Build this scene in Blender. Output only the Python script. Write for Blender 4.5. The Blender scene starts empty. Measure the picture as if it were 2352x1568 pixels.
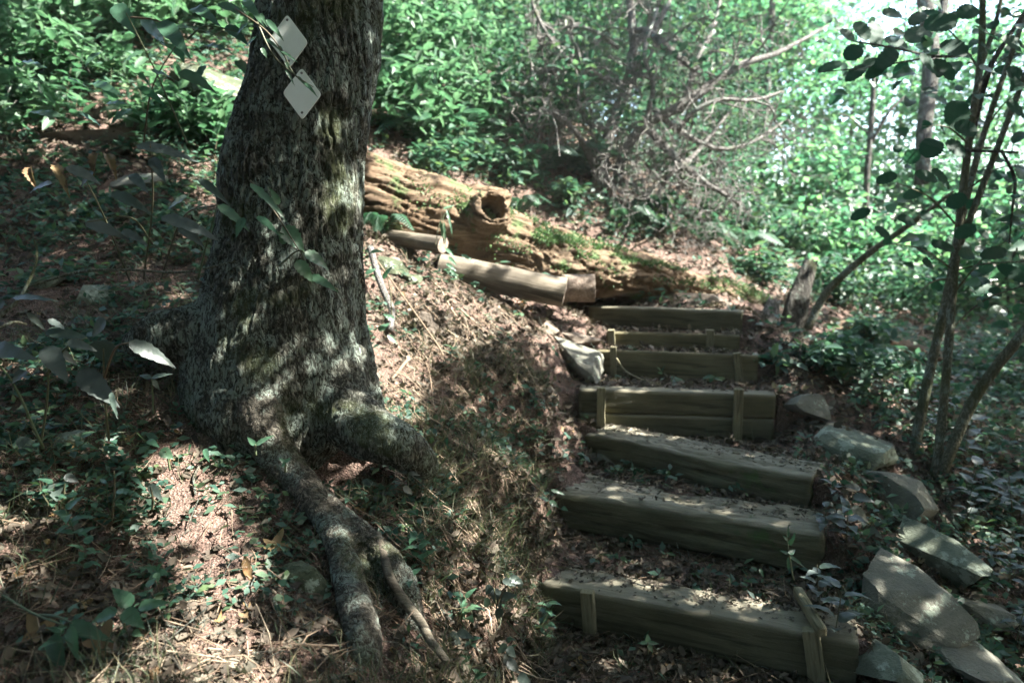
import bpy, math, random
import numpy as np
from mathutils import Vector
rng = np.random.default_rng(7); random.seed(7)
R = math.radians
SC = bpy.context.scene; COL = SC.collection
# ------------------------------------------------------------------ camera
EYE = 1.6; PITCH = R(8.0); FPX = 1568.0           # pixel units: photo at 2352 wide
cd = bpy.data.cameras.new('camera'); cam = bpy.data.objects.new('camera', cd); COL.objects.link(cam)
cd.sensor_width = 36; cd.lens = 36*FPX/2352; cam.location = (0, 0, EYE)
cam.rotation_euler = (R(90)-PITCH, 0, 0); cd.clip_start = .05; cd.clip_end = 500
cd.dof.use_dof = True; cd.dof.focus_distance = 2.25; cd.dof.aperture_fstop = 2.1
SC.camera = cam
# ------------------------------------------------------------------ light
SUN = Vector((.72, -.10, .72)).normalized()
w = bpy.data.worlds.new("World"); SC.world = w; w.use_nodes = True
nt = w.node_tree; sky = nt.nodes.new('ShaderNodeTexSky'); sky.sky_type = 'NISHITA'; sky.sun_disc = False
sky.sun_elevation = math.asin(SUN.z); sky.sun_rotation = math.atan2(SUN.x, SUN.y)
sky.air_density = 1.0; sky.dust_density = 2.0; sky.ozone_density = 1.0
nt.links.new(sky.outputs[0], nt.nodes['Background'].inputs[0]); nt.nodes['Background'].inputs[1].default_value = .125
sd = bpy.data.lights.new('sun', 'SUN'); so = bpy.data.objects.new('sun', sd); COL.objects.link(so)
sd.energy = 5.0; sd.angle = R(.5); sd.color = (1, .95, .88); so.rotation_euler = SUN.to_track_quat('Z', 'Y').to_euler()
SC.view_settings.view_transform = 'Standard'; SC.view_settings.look = 'None'; SC.view_settings.gamma = 1
SC.view_settings.exposure = 3.2
SC.render.engine = 'CYCLES'; SC.cycles.use_denoising = True
SC.cycles.max_bounces = 6; SC.cycles.diffuse_bounces = 3; SC.cycles.glossy_bounces = 2
SC.cycles.transmission_bounces = 4; SC.cycles.transparent_max_bounces = 4
SC.cycles.caustics_reflective = False; SC.cycles.caustics_refractive = False
# ------------------------------------------------------------------ projection helpers
CT, ST = math.cos(PITCH), math.sin(PITCH)
def P(px, py, zc):
    xc = (px-1176)/FPX*zc; yc = -(py-784)/FPX*zc
    return np.array([xc, zc*CT+yc*ST, EYE-zc*ST+yc*CT])
def PZ(px, py, z):
    d = P(px, py, 1.0)-np.array([0, 0, EYE]); return np.array([0, 0, EYE])+d*((z-EYE)/d[2])
def proj(p):
    p = np.atleast_2d(p); y = p[:, 1]; z = p[:, 2]-EYE
    zc = y*CT-z*ST; yc = y*ST+z*CT; s = np.where(zc > .05, zc, .05)
    return 1176+FPX*p[:, 0]/s, 784-FPX*yc/s, zc
# ------------------------------------------------------------------ noise
_pt = rng.permutation(4096).astype(np.int64); _vals = rng.random(4096)*2-1
def vnoise(p):
    p = np.asarray(p, float); i = np.floor(p).astype(np.int64); f = p-i; f = f*f*f*(f*(f*6-15)+10)
    def h(a, b, c): return _vals[_pt[(_pt[(_pt[a & 4095]+b) & 4095]+c) & 4095]]
    x, y, z = i[..., 0], i[..., 1], i[..., 2]; fx, fy, fz = f[..., 0], f[..., 1], f[..., 2]
    def l(a, b, t): return a+(b-a)*t
    return l(l(l(h(x, y, z), h(x+1, y, z), fx), l(h(x, y+1, z), h(x+1, y+1, z), fx), fy),
             l(l(h(x, y, z+1), h(x+1, y, z+1), fx), l(h(x, y+1, z+1), h(x+1, y+1, z+1), fx), fy), fz)
def fbm(p, o=4, lac=2.03, g=.5):
    s = 0; a = 1; t = 0; p = np.asarray(p, float)
    for k in range(o): s = s+a*vnoise(p+k*17.3); t += a; p = p*lac; a *= g
    return s/t
def ss(a, b, x): t = np.clip((x-a)/(b-a), 0, 1); return t*t*(3-2*t)
# ------------------------------------------------------------------ mesh helpers
def tagp(o, label=None, cat=None, group=None, kind=None):
    if label: o['label'] = label
    if cat: o['category'] = cat
    if group: o['group'] = group
    if kind: o['kind'] = kind
    return o
def link(name, me, parent=None, loc=None):
    o = bpy.data.objects.new(name, me); COL.objects.link(o)
    if parent is not None: o.parent = parent
    if loc is not None: o.location = loc
    return o
def empty(name, loc, label, cat, group=None):
    o = bpy.data.objects.new(name, None); COL.objects.link(o); o.location = tuple(loc); o.empty_display_size = .1
    return tagp(o, label, cat, group)
def mk(name, V, F, mat, smooth=True, rnd=None):
    """V (n,3); F (m,k) array or list of arrays (k may differ)"""
    Fs = F if isinstance(F, list) else [F]; Fs = [np.asarray(f, np.int32) for f in Fs if len(f)]
    me = bpy.data.meshes.new(name); V = np.asarray(V, np.float32)
    nl = sum(f.size for f in Fs); npoly = sum(len(f) for f in Fs)
    me.vertices.add(len(V)); me.vertices.foreach_set('co', V.ravel()); me.loops.add(nl); me.polygons.add(npoly)
    me.loops.foreach_set('vertex_index', np.concatenate([f.ravel() for f in Fs]))
    tot = np.concatenate([np.full(len(f), f.shape[1], np.int32) for f in Fs]); st = np.concatenate([[0], np.cumsum(tot)[:-1]]).astype(np.int32)
    me.polygons.foreach_set('loop_start', st)
    try: me.polygons.foreach_set('loop_total', tot)
    except Exception: pass
    me.polygons.foreach_set('use_smooth', np.full(npoly, smooth))
    if rnd is not None:
        a = me.attributes.new('rnd', 'FLOAT', 'FACE'); a.data.foreach_set('value', np.asarray(rnd, np.float32))
    me.update(calc_edges=True); me.materials.append(mat); return me
class MB:
    def __init__(s): s.V = []; s.Q = []; s.T = []; s.n = 0; s.rq = []; s.rt = []
    def add(s, V, F, r=None):
        F = np.asarray(F)+s.n; s.V.append(np.asarray(V, float)); s.n += len(V)
        if r is None: r = random.random()
        rr = np.broadcast_to(np.asarray(r, float), (len(F),))
        if F.shape[1] == 4: s.Q.append(F); s.rq.append(rr)
        else: s.T.append(F); s.rt.append(rr)
    def tube(s, pts, rad, n=6, cap=True, r=None):
        pts = np.asarray(pts, float); m = len(pts); rad = np.broadcast_to(np.asarray(rad, float), (m,))
        t = np.gradient(pts, axis=0); t /= np.linalg.norm(t, axis=1)[:, None]+1e-9
        up = np.array([0, 0, 1.]) if abs(t[0][2]) < .8 else np.array([1., 0, 0])
        u = np.cross(t[0], up); u /= np.linalg.norm(u); U = [u]
        for k in range(1, m):
            u = U[-1]-t[k]*np.dot(U[-1], t[k]); u /= np.linalg.norm(u)+1e-9; U.append(u)
        U = np.array(U); W = np.cross(t, U); a = np.arange(n)*2*math.pi/n
        V = pts[:, None]+rad[:, None, None]*(U[:, None]*np.cos(a)[None, :, None]+W[:, None]*np.sin(a)[None, :, None])
        V = V.reshape(-1, 3); k = np.arange(m-1)[:, None]*n; j = np.arange(n)[None]; j2 = (j+1) % n
        F = np.stack([k+j, k+j2, k+n+j2, k+n+j], -1).reshape(-1, 4)
        if cap:
            V = np.vstack([V, pts[0]-t[0]*rad[0]*.2, pts[-1]+t[-1]*rad[-1]*.2]); b = m*n
            T = [[b, (i+1) % n, i] for i in range(n)]+[[b+1, (m-1)*n+i, (m-1)*n+(i+1) % n] for i in range(n)]
            if r is None: r = random.random()
            base = s.n; s.add(V, F, r); s.T.append(np.array(T)+base); s.rt.append(np.full(len(T), r))
        else: s.add(V, F, r)
    def mesh(s, name, mat, smooth=True, origin=None):
        V = np.vstack(s.V)
        if origin is not None: V = V-np.asarray(origin)
        Fs = []; rs = []
        if s.Q: Fs.append(np.vstack(s.Q)); rs.append(np.concatenate(s.rq))
        if s.T: Fs.append(np.vstack(s.T)); rs.append(np.concatenate(s.rt))
        return mk(name, V, Fs, mat, smooth, np.concatenate(rs))
def nrm(v): return v/(np.linalg.norm(v, axis=-1, keepdims=True)+1e-9)
TPL = {
 'd': (np.array([[0, 0, 0], [.45, .5, .05], [1, 0, -.08], [.45, -.5, .05]]), np.array([[0, 1, 2, 3]])),
 'h': (np.array([[0, 0, 0], [.28, .46, .07], [.7, .38, .06], [1, 0, -.12], [.7, -.38, .06], [.28, -.46, .07]]), np.array([[0, 1, 2, 3], [0, 3, 4, 5]])),
 'c': (np.array([[0, 0, 0], [.2, .4, .16], [.42, .2, .05], [.55, .5, .22], [.8, .22, .12], [1, 0, .22], [.8, -.2, .02], [.6, -.48, .2], [.4, -.2, .0], [.2, -.38, .18], [.5, 0, -.04]]),
       np.array([[0, 1, 2, 10], [10, 2, 3, 4], [10, 4, 5, 6], [10, 6, 7, 8], [10, 8, 9, 0]])),
 'b': (np.array([[0, .5, 0], [0, -.5, 0], [.4, -.45, .10], [.4, .45, .10], [.75, -.3, .05], [.75, .3, .05], [1, 0, -.12]]), np.array([[0, 1, 2, 3], [3, 2, 4, 5], [5, 4, 6, 6]])),
}
def leaves(pos, d, nv, L, W, tpl='d', curl=None):
    """batch of leaves -> V, F, rnd"""
    T, F = TPL[tpl]; n = len(pos); d = nrm(d); nv = nrm(nv-d*np.sum(nv*d, 1)[:, None]); sd_ = np.cross(nv, d)
    L = np.broadcast_to(L, (n,)); W = np.broadcast_to(W, (n,)); k = L if curl is None else L*curl
    V = (pos[:, None]+d[:, None]*(T[None, :, 0]*L[:, None])[..., None]+sd_[:, None]*(T[None, :, 1]*W[:, None])[..., None]
         + nv[:, None]*(T[None, :, 2]*k[:, None])[..., None])
    Fa = (F[None]+(np.arange(n)*len(T))[:, None, None]).reshape(-1, F.shape[1])
    return V.reshape(-1, 3), Fa, np.repeat(rng.random(n), len(F))
def leafobj(name, pos, d, nv, L, W, mat, tpl='d', curl=None, parent=None, origin=None):
    V, F, r = leaves(pos, d, nv, L, W, tpl, curl)
    if origin is not None: V = V-np.asarray(origin)
    if tpl == 'b':
        tri = F[:, 2:3] == -1
        m = np.arange(len(F)) % 3 == 2
        me = mk(name, V, [F[~m], F[m][:, :3]], mat, True, np.concatenate([r[~m], r[m]]))
    else: me = mk(name, V, F, mat, True, r)
    return link(name, me, parent)
def rdir(n, zs=1.0):
    v = rng.normal(size=(n, 3)); v[:, 2] *= zs; return nrm(v)
def bez(pts, n):
    """smooth Catmull-Rom through pts"""
    p = np.asarray(pts, float)
    if len(p) == 2: return p[0]+(p[1]-p[0])*np.linspace(0, 1, n)[:, None]
    q = np.vstack([2*p[0]-p[1], p, 2*p[-1]-p[-2]]); out = []
    for s in np.linspace(0, len(p)-1, n):
        i = min(int(s), len(p)-2); t = s-i; a, b, c, e = q[i], q[i+1], q[i+2], q[i+3]
        out.append(.5*((2*b)+(c-a)*t+(2*a-5*b+4*c-e)*t*t+(-a+3*b-3*c+e)*t**3))
    return np.array(out)
# ------------------------------------------------------------------ materials
def ND(nt, t, **k):
    n = nt.nodes.new('ShaderNode'+t)
    for a, v in k.items():
        if a in n.inputs.keys() if isinstance(a, str) else False: n.inputs[a].default_value = v
        else: setattr(n, a, v)
    return n
def ramp(nt, fac, stops):
    r = nt.nodes.new('ShaderNodeValToRGB'); e = r.color_ramp.elements
    while len(e) < len(stops): e.new(.5)
    for x, (p, c) in zip(e, stops): x.position = p; x.color = (*c, 1) if len(c) == 3 else c
    nt.links.new(fac, r.inputs[0]); return r.outputs[0]
def newmat(name):
    m = bpy.data.materials.new(name); m.use_nodes = True; nt = m.node_tree
    return m, nt, nt.nodes['Principled BSDF']
def tex(nt, co, scale, detail=4, rough=.55, vec=(1, 1, 1), kind='n', dist=0.0):
    mp = nt.nodes.new('ShaderNodeMapping'); mp.inputs['Scale'].default_value = vec; nt.links.new(co, mp.inputs[0])
    if kind == 'n':
        t = nt.nodes.new('ShaderNodeTexNoise'); t.inputs['Detail'].default_value = detail; t.inputs['Roughness'].default_value = rough
        t.inputs['Distortion'].default_value = dist; out = 0
    else:
        t = nt.nodes.new('ShaderNodeTexVoronoi'); t.feature = 'DISTANCE_TO_EDGE' if kind == 'e' else 'F1'; out = 0
    t.inputs['Scale'].default_value = scale; nt.links.new(mp.outputs[0], t.inputs['Vector']); return t.outputs[out]
def mixc(nt, f, a, b, mode='MIX'):
    m = nt.nodes.new('ShaderNodeMix'); m.data_type = 'RGBA'; m.blend_type = mode
    for s, v in ((m.inputs[0], f), (m.inputs[6], a), (m.inputs[7], b)):
        if isinstance(v, (int, float)): s.default_value = v
        elif isinstance(v, tuple): s.default_value = (*v, 1)
        else: nt.links.new(v, s)
    return m.outputs[2]
def math_(nt, op, a, b=0.0):
    m = nt.nodes.new('ShaderNodeMath'); m.operation = op
    for s, v in ((m.inputs[0], a), (m.inputs[1], b)):
        if isinstance(v, (int, float)): s.default_value = v
        else: nt.links.new(v, s)
    return m.outputs[0]
def bump(nt, bsdf, h, dist, strength=1.0):
    b = nt.nodes.new('ShaderNodeBump'); b.inputs['Strength'].default_value = strength; b.inputs['Distance'].default_value = dist
    nt.links.new(h, b.inputs['Height']); nt.links.new(b.outputs[0], bsdf.inputs['Normal'])
def OBJ(nt): return nt.nodes.new('ShaderNodeTexCoord').outputs['Object']
def POS(nt): return nt.nodes.new('ShaderNodeNewGeometry').outputs['Position']
def leafmat(name, cols, transl=.4, rough=.45, objrnd=False, spots=None, spec=.4, tcol=1.6):
    m, nt, b = newmat(name)
    if objrnd: f = nt.nodes.new('ShaderNodeObjectInfo').outputs['Random']
    else:
        a = nt.nodes.new('ShaderNodeAttribute'); a.attribute_name = 'rnd'; f = a.outputs['Fac']
    n = len(cols); c = ramp(nt, f, [(i/(n-1), x) for i, x in enumerate(cols)])
    co = POS(nt); nz = tex(nt, co, 60, 3)
    c = mixc(nt, math_(nt, 'MULTIPLY', nz, .5), c, tuple(np.array(cols[0])*.45), 'MIX')
    if spots:
        s = ramp(nt, tex(nt, co, 25, 3), [(.55, (0, 0, 0)), (.62, (1, 1, 1))]); c = mixc(nt, s, c, spots)
    nt.links.new(c, b.inputs['Base Color']); b.inputs['Roughness'].default_value = rough; b.inputs['Specular IOR Level'].default_value = spec
    if transl > 0:
        t = nt.nodes.new('ShaderNodeBsdfTranslucent'); g = mixc(nt, 1.0, c, (tcol*.85, tcol*1.05, tcol*.78), 'MULTIPLY')
        nt.links.new(g, t.inputs[0]); mx = nt.nodes.new('ShaderNodeMixShader'); mx.inputs[0].default_value = transl
        nt.links.new(b.outputs[0], mx.inputs[1]); nt.links.new(t.outputs[0], mx.inputs[2])
        nt.links.new(mx.outputs[0], nt.nodes['Material Output'].inputs[0])
    bump(nt, b, tex(nt, co, 90, 2), .002, .6)
    return m
M = {}
M['rockmoss'] = None
M['bgleaf'] = leafmat('leaf_far', [(.03, .08, .055), (.045, .115, .07), (.075, .15, .085), (.11, .17, .08)], .55, .4, tcol=2.3)
M['canopy'] = leafmat('leaf_canopy', [(.03, .08, .035), (.06, .13, .055)], .25, .5)
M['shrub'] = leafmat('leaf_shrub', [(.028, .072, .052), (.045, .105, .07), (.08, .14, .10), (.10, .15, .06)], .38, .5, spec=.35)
M['shrub_lit'] = leafmat('leaf_shrub_lit', [(.06, .13, .08), (.09, .17, .10), (.14, .21, .14)], .4, .45, spec=.4)  # paler copy of the shrub leaf, with sunlight put into its colour
M['plant'] = leafmat('leaf_plant', [(.045, .105, .065), (.06, .14, .08), (.085, .16, .09)], .35, .38, objrnd=True, spec=.55)
M['lilac'] = leafmat('leaf_dull', [(.045, .07, .055), (.065, .085, .075), (.08, .095, .09)], .15, .45, objrnd=True, spec=.35)
M['darkleaf'] = leafmat('leaf_dark', [(.018, .06, .04), (.03, .085, .05)], .45, .6, objrnd=True, spec=.2)
M['fern'] = leafmat('leaf_fern', [(.035, .09, .055), (.055, .12, .07)], .35, .45)
M['dead'] = leafmat('leaf_dead', [(.035, .03, .022), (.075, .06, .045), (.13, .105, .08), (.05, .042, .03), (.23, .195, .15), (.065, .066, .048)], .15, .7, spec=.2, tcol=1.2)
M['deadone'] = leafmat('leaf_dead_single', [(.16, .10, .05), (.22, .16, .08), (.30, .20, .09), (.24, .15, .08)], .2, .65, objrnd=True, spots=(.08, .05, .03), spec=.25, tcol=1.2)
M['yellow'] = leafmat('leaf_yellow', [(.21, .15, .07), (.25, .15, .07)], .3, .6, objrnd=True, spots=(.14, .07, .03))
M['straw'] = leafmat('straw', [(.15, .105, .07), (.26, .20, .14), (.09, .06, .042), (.34, .28, .20)], 0, .75, spec=.2)
M['grass'] = leafmat('grass_blade', [(.04, .075, .045), (.17, .14, .08), (.06, .10, .055), (.22, .18, .11), (.05, .09, .06), (.13, .10, .06)], .3, .5)
M['stem'] = leafmat('stem', [(.07, .11, .06), (.10, .12, .06), (.11, .07, .045)], 0, .55, objrnd=True)
def m_soil():
    m, nt, b = newmat('soil'); co = POS(nt)
    n1 = tex(nt, co, 3, 6); n2 = tex(nt, co, 38, 5, .7); n3 = tex(nt, co, 160, 3, .7)
    c = ramp(nt, n1, [(.3, (.045, .036, .028)), (.5, (.095, .068, .054)), (.7, (.065, .053, .04))])
    c = mixc(nt, ramp(nt, n2, [(.40, (0, 0, 0)), (.62, (1, 1, 1))]), c, (.17, .112, .09))
    c = mixc(nt, ramp(nt, n3, [(.56, (0, 0, 0)), (.62, (1, 1, 1))]), c, (.26, .19, .155))
    c = mixc(nt, ramp(nt, n3, [(.32, (1, 1, 1)), (.40, (0, 0, 0))]), c, (.05, .03, .02))
    nt.links.new(c, b.inputs['Base Color']); b.inputs['Roughness'].default_value = .95; b.inputs['Specular IOR Level'].default_value = .15
    v = tex(nt, co, 120, kind='v'); h = math_(nt, 'ADD', math_(nt, 'MULTIPLY', n2, 1.5), math_(nt, 'ADD', n3, v)); bump(nt, b, h, .009, 1.0)
    return m
M['soil'] = m_soil()
def m_bark(name, dark, mid, light, vec, lich=.5, moss=.3, sc=1.0, mosscol=(.07, .09, .03)):
    m, nt, b = newmat(name); co = POS(nt)
    vo = math_(nt, 'ABSOLUTE', math_(nt, 'SUBTRACT', tex(nt, co, 34*sc, 5, .6, vec=vec, dist=.5), .5)); vo = math_(nt, 'MULTIPLY', vo, 1.6); n1 = tex(nt, co, 75*sc, 6, .7, vec=vec); nf = tex(nt, co, 220*sc, 4, .7); nl = tex(nt, co, 9, 5, .65); nm = tex(nt, co, 4, 4)
    warp = math_(nt, 'ADD', math_(nt, 'MULTIPLY', vo, 3.0), math_(nt, 'MULTIPLY', n1, 1.0))
    c = ramp(nt, warp, [(.45, dark), (.80, mid), (1.25, light)])
    lm = ramp(nt, math_(nt, 'ADD', nl, math_(nt, 'MULTIPLY', nf, .35)), [(.78-lich*.2, (0, 0, 0)), (.84-lich*.2, (1, 1, 1))])
    lm2 = math_(nt, 'MULTIPLY', lm, ramp(nt, warp, [(.55, (0, 0, 0)), (.85, (1, 1, 1))]))
    c = mixc(nt, lm2, c, (.27, .33, .28))
    mm = math_(nt, 'MULTIPLY', ramp(nt, nm, [(.62-moss*.2, (0, 0, 0)), (.72-moss*.2, (1, 1, 1))]), ramp(nt, nf, [(.4, (.2, .2, .2)), (.6, (1, 1, 1))]))
    c = mixc(nt, mm, c, mosscol); c = mixc(nt, math_(nt, 'MULTIPLY', nf, .55), c, tuple(np.array(dark)*.6))
    nt.links.new(c, b.inputs['Base Color']); b.inputs['Roughness'].default_value = .9; b.inputs['Specular IOR Level'].default_value = .2
    h = math_(nt, 'ADD', math_(nt, 'MULTIPLY', warp, 1.0), math_(nt, 'MULTIPLY', nf, .35)); bump(nt, b, h, .014/sc, 1.0)
    return m
M['bark'] = m_bark('oak_bark', (.018, .019, .014), (.085, .087, .068), (.20, .205, .17), (1, 1, .42), .72, .4, 1.5)
M['root'] = m_bark('root_bark', (.04, .037, .03), (.13, .12, .095), (.22, .20, .16), (1, 1, .8), .55, .45, 1.4)
M['sapbark'] = m_bark('sapling_bark', (.08, .08, .05), (.15, .15, .10), (.24, .24, .18), (1, 1, .4), .5, .5, 1.6)
M['deadbark'] = m_bark('dead_branch_bark', (.09, .085, .075), (.19, .18, .165), (.33, .315, .295), (1, 1, .5), .3, .1, 1.5)
M['farbark'] = m_bark('far_bark', (.035, .033, .028), (.09, .085, .07), (.14, .14, .12), (1, 1, .3), .3, .2, .5)
def m_wood(name, a, b_, c_, sc=1.0, mossy=0.0, crack=.5, warm=None, worn_lit=0.0):
    m, nt, b = newmat(name); co = OBJ(nt)
    g = tex(nt, co, 60*sc, 8, .78, vec=(.08, 1, 1), dist=.9); g2 = tex(nt, co, 18*sc, 4, .6, vec=(.06, 1, 1), dist=1.0); st = tex(nt, co, 3, 5); nf = tex(nt, co, 180, 3)
    c = ramp(nt, g, [(.3, a), (.5, b_), (.72, c_)])
    c = mixc(nt, ramp(nt, g2, [(.36, (.9, .9, .9)), (.46, (0, 0, 0))]), c, tuple(np.array(a)*.45))
    c = mixc(nt, math_(nt, 'MULTIPLY', ramp(nt, st, [(.45, (0, 0, 0)), (.65, (1, 1, 1))]), .6), c, tuple(np.array(a)*.7))
    if worn_lit:   # top worn grey, and lightened to stand out as if lit
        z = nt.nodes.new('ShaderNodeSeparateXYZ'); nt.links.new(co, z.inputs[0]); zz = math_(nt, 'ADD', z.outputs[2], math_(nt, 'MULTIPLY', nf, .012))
        c = mixc(nt, math_(nt, 'MULTIPLY', ramp(nt, math_(nt, 'ADD', math_(nt, 'MULTIPLY', zz, 20.0), .9), [(.55, (0, 0, 0)), (.95, (1, 1, 1))]), worn_lit), c, mixc(nt, g, (.13, .118, .085), (.33, .31, .24)))
    if warm: c = mixc(nt, ramp(nt, tex(nt, co, 5, 4, vec=(.4, 1, 1)), [(.45, (0, 0, 0)), (.6, (1, 1, 1))]), c, warm)
    if mossy: c = mixc(nt, ramp(nt, math_(nt, 'ADD', tex(nt, co, 6, 4), math_(nt, 'MULTIPLY', nf, .2)), [(.78-mossy*.25, (0, 0, 0)), (.86-mossy*.25, (1, 1, 1))]), c, (.06, .095, .035))
    nt.links.new(c, b.inputs['Base Color']); b.inputs['Roughness'].default_value = .85; b.inputs['Specular IOR Level'].default_value = .25
    bump(nt, b, math_(nt, 'ADD', math_(nt, 'ADD', g, math_(nt, 'MULTIPLY', g2, 2*crack)), math_(nt, 'MULTIPLY', nf, .2)), .006, 1.0)
    return m
M['tie'] = m_wood('treated_timber', (.075, .072, .042), (.105, .10, .06), (.14, .13, .085), crack=.25, worn_lit=.6)
M['tienew'] = m_wood('newer_timber', (.11, .10, .055), (.155, .14, .08), (.20, .18, .11), crack=.2)
M['tieold'] = m_wood('weathered_timber', (.06, .06, .035), (.10, .10, .06), (.15, .145, .095), .8, .2, 1.2, worn_lit=.9)
M['stake'] = m_wood('stake_timber', (.14, .13, .075), (.20, .185, .115), (.26, .235, .16), 1.5)
M['logw'] = m_wood('rotten_log_wood', (.045, .03, .018), (.125, .088, .052), (.24, .195, .14), .6, .42, 1.8, (.11, .075, .045))
M['cutlog'] = m_wood('peeled_log', (.07, .06, .045), (.15, .13, .095), (.26, .23, .185), .7, 0, .8)
def m_end():
    m, nt, b = newmat('log_end_grain'); co = OBJ(nt); n = tex(nt, co, 90, 4); w_ = tex(nt, co, 22, kind='v')
    c = ramp(nt, math_(nt, 'ADD', n, math_(nt, 'MULTIPLY', w_, .3)), [(.35, (.06, .042, .03)), (.6, (.15, .115, .085)), (.8, (.26, .21, .165))])
    nt.links.new(c, b.inputs['Base Color']); b.inputs['Roughness'].default_value = .9; bump(nt, b, n, .006); return m
M['end'] = m_end()
def m_rock(name, a, b_, lich):
    m, nt, b = newmat(name); co = OBJ(nt); n = tex(nt, co, 7, 8, .65); f = tex(nt, co, 90, 4, .7); l = tex(nt, co, 11, 6, .7)
    c = ramp(nt, n, [(.3, a), (.7, b_)]); c = mixc(nt, math_(nt, 'MULTIPLY', f, .6), c, tuple(np.array(a)*.5))
    c = mixc(nt, ramp(nt, l, [(.66-lich*.2, (0, 0, 0)), (.70-lich*.2, (.8, .8, .8))]), c, (.30, .35, .28))
    nt.links.new(c, b.inputs['Base Color']); b.inputs['Roughness'].default_value = .85; b.inputs['Specular IOR Level'].default_value = .3
    bump(nt, b, math_(nt, 'ADD', math_(nt, 'MULTIPLY', n, 2), f), .008); return m
M['rock'] = m_rock('grey_rock', (.12, .125, .10), (.23, .225, .18), .35)
M['rockwarm'] = m_rock('warm_rock', (.15, .125, .10), (.26, .215, .165), .2)
M['rockgreen'] = m_rock('lichen_rock', (.11, .13, .095), (.21, .24, .175), .6)
M['rockmoss'] = m_rock('mossy_rock', (.04, .055, .03), (.10, .115, .065), .5)
def m_plain(name, c, rough=.5, nz=.2, spec=.4):
    m, nt, b = newmat(name); n = tex(nt, OBJ(nt), 40, 4); col = mixc(nt, math_(nt, 'MULTIPLY', n, nz), c, tuple(np.array(c)*.5))
    nt.links.new(col, b.inputs['Base Color']); b.inputs['Roughness'].default_value = rough; b.inputs['Specular IOR Level'].default_value = spec
    bump(nt, b, n, .001); return m
M['plate'] = m_plain('marker_paint', (.76, .82, .77), .65, .22, .2)
M['nail'] = m_plain('nail_metal', (.16, .16, .15), .5)
M['moss'] = leafmat('moss', [(.06, .11, .04), (.10, .17, .06), (.12, .20, .12)], .2, .8)
M['orange'] = m_plain('orange_fungus', (.45, .20, .04), .6)
M['pebble'] = leafmat('pebble', [(.16, .13, .10), (.28, .24, .19), (.20, .13, .09), (.36, .31, .26)], 0, .8, spec=.2)
M['crumb'] = leafmat('soil_crumb', [(.07, .047, .037), (.19, .12, .088), (.05, .034, .026), (.29, .19, .145)], 0, .95, spec=.1)
M['acorn'] = m_plain('acorn_shell', (.24, .17, .07), .45, .6)
# ------------------------------------------------------------------ stairs layout
# (left px, right px of the top front edge, drop below eye, drop of the ground in front)
TI = [((1245, 1338), (1975, 1478), 1.30, 1.47), ((1280, 1128), (1892, 1228), 1.16, 1.35), ((1345, 992), (1862, 1095), 1.02, 1.18),
      ((1330, 893), (1783, 907), .82, 1.08), ((1345, 803), (1742, 817), .68, .86), ((1392, 762), (1700, 770), .60, .71), ((1352, 703), (1706, 715), .46, .62)]
TL = [PZ(*a[0], EYE-a[2]) for a in TI]; TR = [PZ(*a[1], EYE-a[2]) for a in TI]
# ------------------------------------------------------------------ terrain
CP = [(-300, 1568, 1.4), (0, 1568, 1.45), (400, 1568, 1.5), (800, 1568, 1.65), (1200, 1568, 2.0), (1100, 1500, 1.95), (100, 1300, 1.75), (500, 1300, 1.85), (300, 1200, 1.95),
      (0, 900, 2.3), (300, 900, 2.35), (0, 700, 3.0), (0, 500, 3.8), (0, 200, 5.0), (0, 0, 6.0), (-400, 500, 3.8), (-400, 100, 5.5), (-500, 1000, 2.2), (450, 700, 3.1), (450, 400, 4.2), (450, 200, 5.2), (450, 0, 6.5),
      (700, 1000, 2.5), (850, 1090, 2.35), (700, 1200, 2.1), (840, 1470, 1.8), (900, 1000, 2.75), (900, 850, 3.2), (900, 700, 3.8), (900, 560, 4.4), (900, 400, 5.1), (900, 300, 5.6), (900, 120, 7.0), (900, 0, 8.0),
      (1100, 1250, 2.3), (1100, 1050, 2.8), (1100, 850, 3.5), (1100, 700, 4.15), (1100, 640, 4.62), (1250, 1300, 2.5), (1250, 1100, 2.95), (1250, 900, 3.6), (1250, 760, 4.3), (1250, 705, 4.72),
      (1450, 640, 5.6), (1300, 500, 6.0), (1300, 300, 7.5), (1600, 560, 6.4), (1600, 440, 8.0), (1750, 620, 7.0), (2000, 680, 8.0), (2352, 740, 9.0), (1850, 800, 5.6), (2100, 900, 4.6), (2300, 1000, 4.2),
      (2200, 1200, 3.3), (2352, 1300, 3.1), (2352, 1568, 2.5), (2050, 1560, 2.36), (1600, 1562, 2.33), (1400, 1568, 2.15), (1900, 1000, 3.75), (2000, 1200, 3.1)]
cw = [P(*c) for c in CP]
for i, a in enumerate(TI):
    d = TR[i]-TL[i]; d /= np.linalg.norm(d)
    cw.append(TL[i]-d*.12+np.array([0, .05, .02])); cw.append(TR[i]+d*.15+np.array([0, .05, -.08]))
cw += [np.array(a, float) for a in [(-8, 12, 6.5), (-3, 12, 5.2), (1, 14, 3.2), (5, 14, 1.6), (10, 14, .8), (14, 8, -.5), (8, 5, -.6), (5, 2, -.5), (3, .5, -.1), (0, -2, -.1), (-3, -1, 1.0), (-6, 2, 3.0), (-8, 6, 4.8),
     (0, -8, -.3), (10, -5, -1.5), (-10, -5, 4), (0, 30, 2.5), (12, 30, -1), (25, 20, -3), (-20, 30, 11), (-25, 5, 10), (25, -5, -4), (0, -30, -1), (-25, -30, 7), (25, -30, -5), (0, 60, 2), (40, 60, -6), (-40, 60, 16), (60, 0, -10), (-60, 0, 20)]]
cw = np.array(cw)
def _phi(r): return r
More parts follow.
